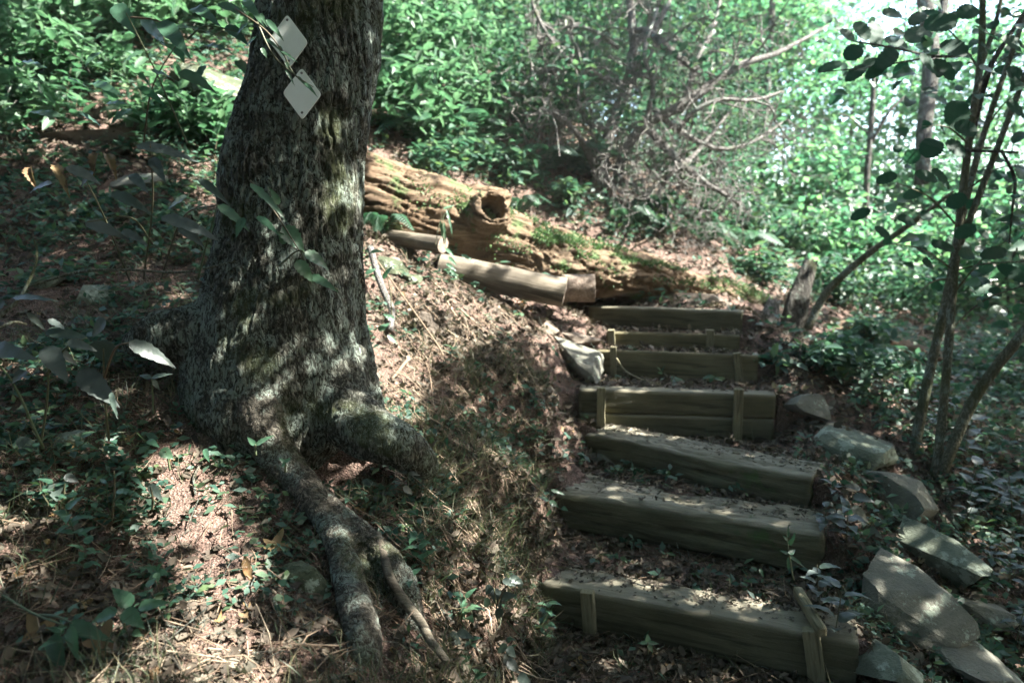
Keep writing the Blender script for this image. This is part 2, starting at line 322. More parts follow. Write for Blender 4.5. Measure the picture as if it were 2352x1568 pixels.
def _fit(pts, z, lam=.02):
    n = len(pts); K = _phi(np.linalg.norm(pts[:, None]-pts[None], axis=2))+0*np.eye(n); K -= lam*np.eye(n)
    Pm = np.c_[np.ones(n), pts]; A = np.zeros((n+3, n+3)); A[:n, :n] = K; A[:n, n:] = Pm; A[n:, :n] = Pm.T
    return np.linalg.solve(A, np.r_[z, 0, 0, 0])
_w = _fit(cw[:, :2], cw[:, 2])
def base_h(xy):
    out = np.empty(len(xy))
    for s in range(0, len(xy), 20000):
        q = xy[s:s+20000]; out[s:s+20000] = _phi(np.linalg.norm(q[:, None]-cw[None, :, :2], axis=2))@_w[:-3]+_w[-3]+q@_w[-2:]
    return out
def terrain_fn(xy):
    h = base_h(xy); x, y = xy[:, 0], xy[:, 1]; p3 = np.c_[x, y, np.zeros(len(x))]; d = np.hypot(x, y)
    fade = np.clip(1.2-d/12, .3, 1)
    h = h+(fbm(p3*2.2, 3)*.05+fbm(p3*9, 3)*.022*fade+np.abs(fbm(p3*28, 2))*.012*ss(9, 4, d))
    # staircase
    sd_ = []; lat = []
    for L, Rr in zip(TL, TR):
        t = (Rr-L)[:2]; ln = np.linalg.norm(t); t = t/ln; nv = np.array([-t[1], t[0]])
        q = xy-L[:2]; sd_.append(q@nv); u = q@t; lat.append(np.maximum(-u+.09, u-ln))
    sd_ = np.array(sd_); lat = np.array(lat); n = len(TI)
    z = np.full(len(x), EYE-TI[0][3]); lt = lat[0].copy()
    for i in range(n):
        a = sd_[i] > .045; zt = EYE-TI[i][2]-.022
        if i+1 < n: f = np.clip(sd_[i]/(sd_[i]-sd_[i+1]+1e-6), 0, 1); zz = zt+(EYE-TI[i+1][3]-zt)*ss(.1, .9, f); ll = np.where(f > .5, lat[i+1], lat[i])
        else: zz = np.full(len(x), zt)+np.clip(sd_[i]-.1, 0, 3)*.15; ll = lat[i]
        z = np.where(a, zz, z); lt = np.where(a, ll, lt)
    z = z+fbm(p3*12, 3)*.012+np.abs(fbm(p3*40, 2))*.006
    m = ss(.26, -.03, lt)*ss(-.9, -.5, sd_[0])*ss(.42, .2, sd_[-1])
    h = h*(1-m)+z*m
    # keep the bank from burying timbers: pull down in front of left ends
    q = hollow_c; h = h-.24*np.exp(-(((x-q[0])/.15)**2+((y-q[1])/.12)**2)**1.5)
    return h
hollow_c = P(800, 1085, 2.42)
def axis_grid(c, lo, hi, s0, g, core):
    a = [c]; s = s0
    while a[-1] < hi: s = s0 if abs(a[-1]-c) < core else s*g; a.append(a[-1]+s)
    b = [c]; s = s0
    while b[-1] > lo: s = s0 if abs(b[-1]-c) < core else s*g; b.append(b[-1]-s)
    return np.array(sorted(set(a+b)))
gx = axis_grid(.2, -70, 70, .016, 1.035, 2.3); gy = axis_grid(3.2, -40, 80, .016, 1.035, 2.2)
X, Y = np.meshgrid(gx, gy); XY = np.c_[X.ravel(), Y.ravel()]; H = terrain_fn(XY).reshape(X.shape)
def gh(x, y):
    x = np.asarray(x, float); y = np.asarray(y, float)
    i = np.clip(np.searchsorted(gx, x)-1, 0, len(gx)-2); j = np.clip(np.searchsorted(gy, y)-1, 0, len(gy)-2)
    fx = (x-gx[i])/(gx[i+1]-gx[i]); fy = (y-gy[j])/(gy[j+1]-gy[j])
    return (H[j, i]*(1-fx)+H[j, i+1]*fx)*(1-fy)+(H[j+1, i]*(1-fx)+H[j+1, i+1]*fx)*fy
def G(px, py, lift=0.0, dmin=.9):
    d = P(px, py, 1.0)-np.array([0, 0, EYE]); t = np.geomspace(dmin, 40, 900)
    q = np.array([0, 0, EYE])+d[None]*t[:, None]; below = q[:, 2] < gh(q[:, 0], q[:, 1])+lift
    k = int(np.argmax(below)) if below.any() else 250
    return q[k]
def gn(x, y, e=.05):
    nx = (gh(x-e, y)-gh(x+e, y))/(2*e); ny = (gh(x, y-e)-gh(x, y+e))/(2*e); v = np.stack([nx, ny, np.ones_like(nx)], -1); return nrm(v)
ni, nj = len(gx), len(gy); idx = np.arange(ni*nj).reshape(nj, ni)
F = np.stack([idx[:-1, :-1], idx[:-1, 1:], idx[1:, 1:], idx[1:, :-1]], -1).reshape(-1, 4)
tagp(link('ground', mk('ground', np.c_[XY, H.ravel()], F, M['soil'])), kind='structure')
print('terrain', ni, nj)
# ------------------------------------------------------------------ timber steps
def beam(name, L, Rr, depth, height, mat, rough=.003, seed=0, groove=0.0, parent=None, sag=0.0, zoff=0.0, twist=0.0, chip=.0):
    L = np.array(L); Rr = np.array(Rr); ln = np.linalg.norm(Rr-L); nx, ny, nz = max(8, int(ln/.02)), max(4, int(depth/.012)), max(4, int(height/.015))
    # surface of a box as 6 grids welded by position
    V = {}; vl = []; Fq = []
    def vid(i, j, k):
        if (i, j, k) not in V: V[(i, j, k)] = len(vl); vl.append((i/nx, j/ny, k/nz))
        return V[(i, j, k)]
    for i in range(nx):
        for j in range(ny): Fq.append([vid(i, j, nz), vid(i+1, j, nz), vid(i+1, j+1, nz), vid(i, j+1, nz)]); Fq.append([vid(i, j, 0), vid(i, j+1, 0), vid(i+1, j+1, 0), vid(i+1, j, 0)])
        for k in range(nz): Fq.append([vid(i, 0, k), vid(i+1, 0, k), vid(i+1, 0, k+1), vid(i, 0, k+1)]); Fq.append([vid(i, ny, k), vid(i, ny, k+1), vid(i+1, ny, k+1), vid(i+1, ny, k)])
    for j in range(ny):
        for k in range(nz): Fq.append([vid(0, j, k), vid(0, j, k+1), vid(0, j+1, k+1), vid(0, j+1, k)]); Fq.append([vid(nx, j, k), vid(nx, j+1, k), vid(nx, j+1, k+1), vid(nx, j, k+1)])
    p = np.array(vl)*np.array([ln, depth, height])-np.array([0, 0, height])
    # round the corners a little
    r = .003+rough*.5; c = np.array([ln/2, depth/2, -height/2]); hh = np.array([ln/2, depth/2, height/2])
    q = p-c; inner = np.clip(q, -(hh-r), hh-r); dd = q-inner; dn = np.linalg.norm(dd, axis=1, keepdims=True); q = inner+dd/np.maximum(dn, 1e-9)*np.minimum(dn, r); p = q+c
    s = seed*7.7
    out = nrm(q/hh**1)
    nzv = fbm(p*np.array([4, 30, 30])+s, 3)*rough*1.6+fbm(p*np.array([20, 60, 60])+s, 2)*rough*.6
    face = nrm(np.sign(q)*(np.abs(q)/hh)**14)
    p = p+face*nzv[:, None]
    if groove:
        g = np.clip(np.abs(fbm(p*np.array([1.2, 34, 8])+s+5, 3))*5, 0, 1); p[:, 2] -= (1-g)*groove*(p[:, 2] > -.02)
        g = np.clip(np.abs(fbm(p*np.array([1.0, 8, 26])+s+9, 3))*6, 0, 1); p[:, 1] += (1-g)*groove*.6*(p[:, 1] < .02)
    if chip: p[:, 2] -= chip*ss(.3, .9, fbm(np.c_[p[:, 0]*3, p[:, 1]*6, np.zeros(len(p))]+s, 2)*2)*(p[:, 2] > -height*.3)
    p[:, 2] -= sag*np.sin(np.pi*p[:, 0]/ln)
    me = mk(name, p, np.array(Fq), mat, True); o = link(name, me, parent)
    d = Rr-L; yaw = math.atan2(d[1], d[0]); pit = -math.atan2(d[2], math.hypot(d[0], d[1]))
    from mathutils import Matrix
    o.matrix_world = Matrix.Translation(Vector(L)+Vector((0, 0, zoff))) @ Matrix.Rotation(yaw, 4, 'Z') @ Matrix.Rotation(pit, 4, 'Y') @ Matrix.Rotation(twist, 4, 'X')
    return o
def stakeobj(parent, top_px, bot_px, L, Rr, wid=.048, th=.03, up=0.0, name='stake', out=0.003, seed=3):
    """square stake standing in front of a plank; top/bottom given where they show on the plank's front plane"""
    t = nrm((Rr-L)[None, :])[0]; nv = np.array([-t[1], t[0], 0.])
    def onplane(px, py):
        d = P(px, py, 1.0)-np.array([0, 0, EYE]); o0 = np.array([0, 0, EYE]); k = ((L-nv*(th+out))-o0)@nv/(d@nv); return o0+d*k
    a = onplane(*top_px); b = onplane(*bot_px); b = b+(b-a)*.25
    dirz = nrm((a-b)[None])[0]; side = nrm(np.cross(dirz, -nv)[None])[0]; side = side if side[0] > 0 else -side
    ln = np.linalg.norm(a-b); n = 10; vs = []; hw = wid/2
    for k in range(n+1):
        c = b+(a-b)*k/n
        for (u, v) in ((-hw, 0), (hw, 0), (hw, th), (-hw, th)): vs.append(c+side*(u+random.uniform(-.0012, .0012))+nv*v)
    F = [[k*4+i, k*4+(i+1) % 4, k*4+4+(i+1) % 4, k*4+4+i] for k in range(n) for i in range(4)]+[[n*4, n*4+1, n*4+2, n*4+3], [3, 2, 1, 0]]
    vs = np.array(vs); vs[-4:-2] -= dirz*.004
    loc = (vs-b); B = np.array([dirz, side, nv]); loc = loc@B.T
    from mathutils import Matrix
    o = link(name, mk(name, loc, np.array(F), M['stake'], False), parent)
    mt = Matrix([[dirz[i], side[i], nv[i], b[i]] for i in range(3)]+[[0, 0, 0, 1]]); o.matrix_world = mt
    bv = o.modifiers.new('bevel', 'BEVEL'); bv.width = .003; bv.segments = 2
    return o
def keep(o, parent):
    mw = o.matrix_world.copy(); o.parent = parent; o.matrix_parent_inverse = parent.matrix_world.inverted(); o.matrix_world = mw
def step_thing(i, label, planks, stakes, name='timber_step', **kw):
    L, Rr = TL[i], TR[i]; t = empty(name, L, label, 'step'); bpy.context.view_layer.update(); inv = t.matrix_world.inverted()
    for k, (dz, hgt, dep, mat, rough, gr) in enumerate(planks):
        o = beam('plank', L+np.array([0, 0, -dz]), Rr+np.array([0, 0, -dz]), dep, hgt, M[mat], rough, i*3+k, gr); o.parent = t; o.matrix_parent_inverse = inv
    for s in stakes:
        o = stakeobj(None, s[0], s[1], L, Rr, **(s[2] if len(s) > 2 else {})); o.parent = t; o.matrix_parent_inverse = inv
    return t
def jag(i, name, label, depth, height, mat, rough, gr, chip):
    o = beam(name, TL[i], TR[i], depth, height, M[mat], rough, i*3+1, gr, chip=chip); return tagp(o, label, 'step')
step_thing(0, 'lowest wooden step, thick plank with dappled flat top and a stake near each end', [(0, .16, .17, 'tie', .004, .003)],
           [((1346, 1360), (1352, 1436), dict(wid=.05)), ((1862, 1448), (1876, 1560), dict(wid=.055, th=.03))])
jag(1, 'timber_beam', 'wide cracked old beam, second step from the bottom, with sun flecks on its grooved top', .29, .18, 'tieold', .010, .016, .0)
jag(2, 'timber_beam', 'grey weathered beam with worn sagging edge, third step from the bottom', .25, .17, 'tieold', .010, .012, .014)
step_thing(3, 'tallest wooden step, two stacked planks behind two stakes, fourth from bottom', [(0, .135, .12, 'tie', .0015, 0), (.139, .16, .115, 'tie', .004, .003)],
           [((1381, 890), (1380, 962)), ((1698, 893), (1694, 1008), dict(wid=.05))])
step_thing(4, 'brown plank step with leaning right stake and sunlit left stake, fifth from bottom', [(0, .19, .045, 'tienew', .0015, 0)],
           [((1408, 796), (1408, 862), dict(wid=.04)), ((1692, 810), (1700, 882), dict(wid=.045))])
step_thing(5, 'narrow plank step below the topmost timber, short stakes at both ends', [(0, .15, .045, 'tienew', .0015, 0)],
           [((1403, 757), (1405, 796)), ((1632, 757), (1630, 800))])
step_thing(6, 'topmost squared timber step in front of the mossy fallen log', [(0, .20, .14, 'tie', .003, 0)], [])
# loose board leaning on lowest step
a, b = PZ(1822, 1345, EYE-1.235), PZ(1878, 1442, EYE-1.245)
b_ = beam('loose_board', a, b, .032, .03, M['stake'], .001, 50); tagp(b_, 'short loose board lying slantwise behind the lowest step at its right end', 'board')
# ------------------------------------------------------------------ rocks
def rock(px, py, size, rot, seed, mat, label, name='rock', cat='rock', lift=.3, tilt=(0, 0), group=None, zc=None, cuts=9, sub=4):
    import bmesh
    bm = bmesh.new(); bmesh.ops.create_icosphere(bm, subdivisions=sub, radius=1); V = np.array([v.co[:] for v in bm.verts]); F = np.array([[v.index for v in f.verts] for f in bm.faces]); bm.free()
    r = np.random.default_rng(seed)
    for k in range(cuts):
        n = nrm(r.normal(size=(1, 3)))[0]; d = r.uniform(.32, .66); s = V@n; V = V-np.outer(np.maximum(s-d, 0)*.985, n)
    for n, d in ((np.array([0, 0, 1.]), r.uniform(.5, .75)),): s = V@n; V = V-np.outer(np.maximum(s-d, 0)*.95, n)
    V = V*(1+fbm(V*1.5+seed, 4)[:, None]*.10+fbm(V*5+seed, 4)[:, None]*.05); V = V/np.abs(V).max(0)*.5*np.array(size)
    g = G(px, py) if zc is None else P(px, py, zc)
    o = link(name, mk(name, V*1.27, F, M[mat], False)); o.location = (g[0], g[1], g[2]+size[2]*(lift-.32)); o.rotation_euler = (tilt[0], tilt[1], rot)
    return tagp(o, label, cat, group)
RK = [
 (1318, 842, (.46, .22, .11), -.75, 51, 'rock', 'long cracked slab of rock leaning beside the left end of the plank steps', .95, (.25, .35)),
 (1335, 790, (.28, .17, .13), -.5, 12, 'rockwarm', 'sunlit tan rock beside the left end of the upper steps', .5, (.1, .2)),
 (1240, 745, (.22, .14, .10), -.4, 13, 'rockwarm', 'rounded sunlit rock just below the end of the cut log', .4, (0, .2)),
 (988, 762, (.17, .08, .10), -.9, 14, 'rockwarm', 'pale angular stone standing in the sunlit bank right of the trunk', .5, (.3, .4)),
 (1096, 792, (.085, .05, .05), 0, 15, 'rockwarm', 'small pale oval stone lying in the middle of the bank', .4, (0, 0)),
 (893, 612, (.20, .13, .07), -.5, 16, 'rockmoss', 'greenish flat rock just right of the trunk below the short log', .5, (.1, .3)),
 (950, 645, (.14, .09, .05), -.4, 17, 'rockmoss', 'low mossy rock above the dry bank, right of the greenish flat rock', .4, (.1, .2)),
 (1392, 1068, (.17, .08, .06), -.5, 18, 'rock', 'small smooth stone lying between the two old beams at their left end', .5, (0, .2)),
 (205, 690, (.17, .12, .10), .3, 19, 'rockgreen', 'dark mossy rock in shade left of the trunk', .4, (0, 0)),
 (112, 655, (.12, .08, .06), .3, 20, 'rockgreen', 'smaller mossy stone far left in the shade', .4, (0, 0)),
 (152, 1020, (.09, .07, .06), .3, 21, 'rockgreen', 'greenish stone half sunk in soil at the left', .35, (0, 0)),
 (700, 1350, (.12, .11, .10), .4, 22, 'rockmoss', 'round grey boulder tucked against the left of the forked root', .45, (0, 0)),
 (1850, 945, (.24, .17, .13), 0, 23, 'rock', 'blocky grey rock right of the tallest step', .5, (0, 0)),
 (1935, 985, (.42, .22, .08), -.6, 24, 'rock', 'low brown flat rock behind the blocky grey rock', .2, (.0, .25)),
 (1990, 1050, (.42, .30, .13), -.4, 25, 'rockgreen', 'broad flat grey green rock left of the sapling stems', .5, (.12, .18)),
 (2095, 1170, (.38, .24, .13), -.55, 26, 'rock', 'wedge shaped rock below the sapling stems', .55, (.15, .3)),
 (2155, 1300, (.33, .22, .18), -.7, 27, 'rockgreen', 'rounded rock leaning over the back of the largest boulder', .6, (.2, .25)),
 (2050, 1395, (.46, .28, .18), -.55, 28, 'rock', 'largest angular boulder right of the bottom steps', .75, (.30, .30)),
 (2250, 1420, (.23, .20, .17), -.2, 29, 'rock', 'square grey rock at the right of the largest boulder', .4, (.1, .1)),
 (2245, 1545, (.22, .20, .13), -.2, 30, 'rock', 'flat rock in the lower right corner', .4, (.1, .1)),
 (2025, 1525, (.18, .26, .15), .15, 31, 'rockgreen', 'pale lichen covered rock at the right end of the lowest step', .4, (.1, .1)),
 (2090, 1527, (.10, .06, .045), -.4, 32, 'rockwarm', 'small tan oval stone between the lichen covered rock and the flat corner rock', .4, (0, .2)),
 (1520, 910, (.14, .06, .03), 0, 34, 'rock', 'thin flat stone lying on the tread behind the tallest step', .4, (0, 0)),
 (925, 830, (.06, .05, .05), 0, 35, 'rockwarm', 'fist sized dark stone in the hollow right of the trunk', .4, (0, 0)),
]
for (px, py, sz, rot, sdv, mt, lb, lf, tl) in RK: rock(px, py, sz, rot, sdv, mt, lb, lift=lf, tilt=tl)
rock(495, 235, (1.0, .7, .34), -.35, 40, 'rockmoss', 'big mossy ledge of rock on the sunny hillside behind the trunk', 'boulder', lift=.55, tilt=(-.1, .25))
rock(215, 318, (.75, .18, .14), -.1, 41, 'rockwarm', 'long low tan stone on the left hillside above the shade', lift=.4)
rock(300, 420, (.40, .16, .12), -.2, 42, 'rock', 'grey stone in half shade on the hillside below the long low one', lift=.4)
rock(1560, 700, (.55, .16, .12), -.12, 43, 'rockwarm', 'brown stone wedged between the topmost step and the fallen log', lift=.5, zc=5.45)
# ------------------------------------------------------------------ the oak
import bmesh
def remesh_tubes(tubes, voxel, name='tmp', smooth=4):
    mb = MB()
    for pts, rad in tubes: mb.tube(pts, rad, 16)
    me = mb.mesh(name, M['bark']); o = link(name, me); md = o.modifiers.new('r', 'REMESH'); md.mode = 'VOXEL'; md.voxel_size = voxel
    dg = bpy.context.evaluated_depsgraph_get(); m2 = bpy.data.meshes.new_from_object(o.evaluated_get(dg)); bpy.data.objects.remove(o)
    V = np.empty(len(m2.vertices)*3); m2.vertices.foreach_get('co', V); V = V.reshape(-1, 3)
    Fq = np.empty(len(m2.loops), np.int32); m2.loops.foreach_get('vertex_index', Fq); Fq = Fq.reshape(-1, 4)
    E = np.empty(len(m2.edges)*2, np.int32); m2.edges.foreach_get('vertices', E); E = E.reshape(-1, 2)
    deg = np.bincount(E.ravel(), minlength=len(V))[:, None]
    for _ in range(smooth):
        S = np.zeros_like(V)
        for c in range(3): S[:, c] = np.bincount(E[:, 0], V[E[:, 1], c], len(V))+np.bincount(E[:, 1], V[E[:, 0], c], len(V))
        V = V*.4+S/np.maximum(deg, 1)*.6
    bpy.data.meshes.remove(m2); return V, Fq
def vnormals(V, Fq):
    n = np.cross(V[Fq[:, 2]]-V[Fq[:, 0]], V[Fq[:, 3]]-V[Fq[:, 1]]); N = np.zeros_like(V)
    for k in range(4):
        for c in range(3): N[:, c] += np.bincount(Fq[:, k], n[:, c], len(V))
    return nrm(N)
ZT = 2.56
def tr(px, py, wpx, zc=ZT): return P(px, py, zc), wpx/2/FPX*zc
tk = [tr(745, -900, 225, 2.95), tr(747, -500, 240, 2.75), tr(741, -100, 262), tr(738, 0, 272), tr(718, 200, 292), tr(680, 400, 322), tr(663, 560, 335), tr(655, 700, 370), tr(640, 850, 420), tr(620, 940, 400), tr(590, 1030, 300, 2.62), tr(560, 1150, 200, 2.7)]
tubes = [(bez([a[0] for a in tk], 40), np.interp(np.linspace(0, 1, 40), np.linspace(0, 1, len(tk)), [a[1] for a in tk]))]
def gp(px, py, up): g = G(px, py); return g+np.array([0, 0, up])
rootdefs = []
def root(pts, rads, n=24):
    rootdefs.append(bez(pts, n)); tubes.append((bez(pts, n), np.interp(np.linspace(0, 1, n), np.linspace(0, 1, len(rads)), rads)))
root([P(760, 820, 2.5), P(780, 930, 2.42), P(850, 995, 2.32), P(905, 1018, 2.28), P(950, 1045, 2.33), P(985, 1075, 2.42)], [.14, .12, .085, .075, .06, .035])      # right root
root([P(790, 640, 2.55), P(820, 800, 2.55), P(845, 930, 2.52), P(880, 1000, 2.6)], [.07, .06, .06, .05])                                     # right buttress
root([P(600, 780, 2.5), P(480, 770, 2.45), P(380, 770, 2.42), P(300, 790, 2.45)], [.16, .14, .09, .05])                                       # left buttress
root([P(560, 860, 2.42), P(560, 960, 2.33), P(560, 1040, 2.33)], [.17, .13, .07])
fk = gp(725, 1185, .045)
root([P(600, 860, 2.4), P(600, 960, 2.26), gp(640, 1080, .05), fk, gp(775, 1270, .045), gp(805, 1380, .04), gp(835, 1480, .015), gp(860, 1540, -.06)], [.12, .085, .062, .056, .05, .052, .048, .03], 44)
root([gp(690, 1140, .04), fk+np.array([.02, .01, 0]), gp(800, 1225, .04), gp(870, 1290, .04), gp(920, 1360, .025), gp(955, 1440, -.05)], [.04, .05, .045, .048, .05, .04], 30)
root([gp(800, 1230, -.01), gp(830, 1300, -.012), gp(850, 1350, -.02), gp(860, 1400, -.03)], [.03, .04, .035, .03], 12)
V, Fq = remesh_tubes(tubes, .0075)
N = vnormals(V, Fq)
zt = V[:, 2]; base = EYE-.78
up = ss(base+.15, base+.75, zt)     # 1 on the upper trunk
ang = np.arctan2(V[:, 1]-tk[5][0][1], V[:, 0]-tk[5][0][0])
cyl = np.c_[V[:, 0]*1.0, V[:, 1]*1.0, V[:, 2]]
wv = V+np.c_[fbm(V*5, 2), fbm(V*5+9, 2), 0*zt]*.03
f1 = fbm(wv*np.array([38, 38, 6.5]), 3); rid = 1-np.minimum(1, np.abs(f1)*4.0)         # furrows
f2 = fbm(V*np.array([55, 55, 26]), 3)
iso = fbm(V*np.array([48, 48, 30]), 3); isor = 1-np.minimum(1, np.abs(iso)*4)
lump = fbm(V*np.array([4, 4, 2.5]), 3)
onroot = ss(base-.05, base-.18, zt)
D = lump*.022+up*(-rid*.015+f2*.005)+(1-up)*(1-onroot*.6)*(-isor*.007+f2*.004)+onroot*fbm(V*np.array([30, 30, 60]), 2)*.002
V = V+N*D[:, None]
# split into trunk + roots by nearest skeleton
sk = [tubes[0][0]]+rootdefs
cent = V[Fq].mean(1); best = np.full(len(cent), 1e9); lab = np.zeros(len(cent), int)
rads = [t[1] for t in tubes]
for i, (s, rr) in enumerate(zip(sk, rads)):
    for a in range(0, len(s), 1):
        d = np.linalg.norm(cent-s[a], axis=1)-rr[a]; m = d < best-(0.012 if i and a < 4 else 0); best[m] = d[m]; lab[m] = i
oak = empty('oak_tree', tk[-1][0], 'large furrowed tree trunk with two white diamond markers and spreading forked roots', 'tree')
oo = np.array(oak.location)
groups = [[0], [1], [2], [3], [4], [5], [6, 7]]
for k, g in enumerate(groups):
    m = np.isin(lab, g)
    if not m.any(): continue
    f = Fq[m]; u, inv = np.unique(f, return_inverse=True); me = mk('trunk' if k == 0 else 'root', V[u]-oo, inv.reshape(f.shape), M['bark'] if k < 5 else M['root'])
    # keep smooth shading continuous over the seams
    try: me.normals_split_custom_set_from_vertices(vnormals(V, Fq)[u].tolist())
    except Exception as e: print('normals', e)
    o = link('trunk' if k == 0 else 'root', me, oak)
    if k == 5: o['label'] = 'long root running down the bank and forking'
# trail markers
def marker(top, left, bottom, right, zc, label):
    c = [P(*q, zc) for q in (top, left, bottom, right)]; ctr = sum(c)/4
    # plane tangent to trunk: small yaw
    ex = (c[3]-c[1])/2; ey = (c[0]-c[2])/2; n = nrm(np.cross(ex, ey)[None])[0]; n = n if n[1] < 0 else -n
    pts = []
    cs = [ey, ex, -ey, -ex]
    for i in range(4):
        a, b, d = cs[i-1], cs[i], cs[(i+1) % 4]; r = .12
        p0 = b+(a-b)*r; p1 = b+(d-b)*r
        for t in np.linspace(0, 1, 5): pts.append((1-t)**2*p0+2*t*(1-t)*b+t*t*p1)
    pts = np.array(pts); k = len(pts); bend = lambda p: p+np.outer(-((p@(ex/np.linalg.norm(ex)))**2)*1.2, -n*-1)*0
    V = np.vstack([pts*.985+n*.002, pts, pts-n*.0016, [n*.002]]); F = [[k+i, k+(i+1) % k, (i+1) % k, i] for i in range(k)]+[[2*k+i, 2*k+(i+1) % k, k+(i+1) % k, k+i] for i in range(k)]
    T = [[3*k, i, (i+1) % k] for i in range(k)]
    e = empty('trail_marker', ctr, label, 'trail marker', 'white diamond markers on the trunk')
    link('plate', mk('plate', V, [np.array(F), np.array(T)], M['plate'], False), e)
    for s in (.78, -.72):
        mb = MB(); q = ey*s; mb.tube([q+n*.0015, q+n*.003, q+n*.0045], [.0045, .0045, .002], 10); link('nail', mb.mesh('nail', M['nail']), e)
ZM = 2.56-.245
marker((659, 33), (617, 93), (664, 158), (709, 98), ZM, 'upper white diamond marker nailed to the trunk')
marker((693, 156), (649, 213), (694, 277), (739, 217), ZM-.02, 'lower white diamond marker nailed to the trunk, scratched near its bottom edge')
# ------------------------------------------------------------------ fallen log
def longlog(name, axis_pts, radii, mat, mb_ridge, n_around=72, n_along=150, ell=.9, seed=0, parent=None, open_end=False):
    p = bez(axis_pts, n_along); rr = np.interp(np.linspace(0, 1, n_along), np.linspace(0, 1, len(radii)), radii)
    t = nrm(np.gradient(p, axis=0)); side = nrm(np.cross(t, np.array([0, 0, 1.]))); upv = np.cross(side, t)
    a = np.arange(n_around)*2*math.pi/n_around; s = np.cumsum(np.r_[0, np.linalg.norm(np.diff(p, axis=0), axis=1)])
    SS, A = np.meshgrid(s, a, indexing='ij'); q = np.stack([np.cos(A)*2.2, np.sin(A)*2.2, SS*1.1], -1)+seed
    f = fbm(q.reshape(-1, 3)*np.array([3.2, 3.2, .8])+fbm(q.reshape(-1, 3)*1.2, 2)[:, None]*.8, 4).reshape(SS.shape); ridge = np.minimum(1, np.abs(f)*5)
    f2 = fbm(q.reshape(-1, 3)*np.array([9, 9, 2.5]), 3).reshape(SS.shape); big = fbm(q.reshape(-1, 3)*.7, 2).reshape(SS.shape)
    Rm = rr[:, None]*(1+.25*big)-(1-ridge)*mb_ridge+f2*mb_ridge*.7
    V = p[:, None]+side[:, None]*(np.cos(A)*Rm)[..., None]+upv[:, None]*(np.sin(A)*Rm*ell)[..., None]
    V = V.reshape(-1, 3); k = np.arange(n_along-1)[:, None]*n_around; j = np.arange(n_around)[None]; j2 = (j+1) % n_around
    F = np.stack([k+j, k+j2, k+n_around+j2, k+n_around+j], -1).reshape(-1, 4)
    V = np.vstack([V, p[0], p[-1]]); T = [[n_along*n_around, (i+1) % n_around, i] for i in range(n_around)]+[[n_along*n_around+1, (n_along-1)*n_around+i, (n_along-1)*n_around+(i+1) % n_around] for i in range(n_around)]
    o0 = p[len(p)//2]; d = p[-1]-p[0]; yaw = math.atan2(d[1], d[0]); c, s_ = math.cos(-yaw), math.sin(-yaw)
    W = V-o0; W = np.c_[W[:, 0]*c-W[:, 1]*s_, W[:, 0]*s_+W[:, 1]*c, W[:, 2]]
    o = link(name, mk(name, W, [F, np.array(T)], mat), parent); o.location = tuple(o0); o.rotation_euler = (0, 0, yaw)
    return o, p, rr, upv, side
lg = empty('fallen_log', P(1100, 560, 5.1), 'huge rotten orange brown fallen log with a round knot hole lying across the slope', 'log'); bpy.context.view_layer.update()
LA = [P(600, 350, 4.6), P(760, 420, 4.7), P(880, 478, 4.78), P(1020, 520, 4.82), P(1150, 565, 4.92), P(1300, 605, 5.12), P(1500, 645, 5.5), P(1700, 690, 6.0), P(1800, 722, 6.3)]
LR = [.34, .34, .34, .315, .27, .22, .18, .13, .07]
lp = bez(LA, 230); lr = np.interp(np.linspace(0, 1, 230), np.linspace(0, 1, len(LR)), LR); lt = nrm(np.gradient(lp, axis=0)); lside = nrm(np.cross(lt, np.array([0, 0, 1.]))); lup = np.cross(lside, lt)
kc = P(1130, 480, 4.52); kn = nrm(np.array([[.30, -.88, .28]]))[0]
Vl, Fl = remesh_tubes([(lp, lr), (bez([kc-kn*.22+np.array([0, 0, -.02]), kc-kn*.08, kc+kn*.05], 8), np.linspace(.20, .125, 8)), (bez([P(980, 455, 4.9), P(1080, 445, 4.85), P(1165, 462, 4.78)], 12), np.linspace(.06, .07, 12))], .0115, smooth=6)
Nl = vnormals(Vl, Fl); dl = lp[150]-lp[40]; dl /= np.linalg.norm(dl); al = Vl@dl; pe = Vl-al[:, None]*dl
wz = fbm(Vl*2.5, 2)[:, None]*.05
cs = (pe+wz)*22+dl*al[:, None]*1.0; g1 = fbm(cs, 4); gr = 1-np.minimum(1, np.abs(g1)*4.5); g2 = fbm((pe+wz)*60+dl*al[:, None]*3, 3)
Vl = Vl+Nl*(fbm(Vl*2.2, 2)*.045-gr*.028+g2*.012)[:, None]
rel = Vl-kc; ax = rel@kn; rad = np.linalg.norm(rel-ax[:, None]*kn, axis=1); inn = ss(.092, .066, rad+fbm(Vl*18, 2)*.02)*(ax > -.12); Vl = Vl-kn*(inn*.20)[:, None]
lo0 = lp[115]; yw = math.atan2(dl[1], dl[0]); c_, s_ = math.cos(-yw), math.sin(-yw); Wl = Vl-lo0; Wl = np.c_[Wl[:, 0]*c_-Wl[:, 1]*s_, Wl[:, 0]*s_+Wl[:, 1]*c_, Wl[:, 2]]
# sheared so the grain follows the slope of the log
cf = Vl[Fl].mean(1)-kc; af = cf@kn; rf = np.linalg.norm(cf-af[:, None]*kn, axis=1); kmask = (rf < .15) & (af > -.12)
for nm_, mk_ in (('log', ~kmask), ('knot_hole', kmask)):
    f = Fl[mk_]; u, inv = np.unique(f, return_inverse=True); me = mk(nm_, Wl[u], inv.reshape(f.shape), M['logw']); o = link(nm_, me); o.location = tuple(lo0); o.rotation_euler = (0, 0, yw); bpy.context.view_layer.update(); o.parent = lg; o.matrix_parent_inverse = lg.matrix_world.inverted()
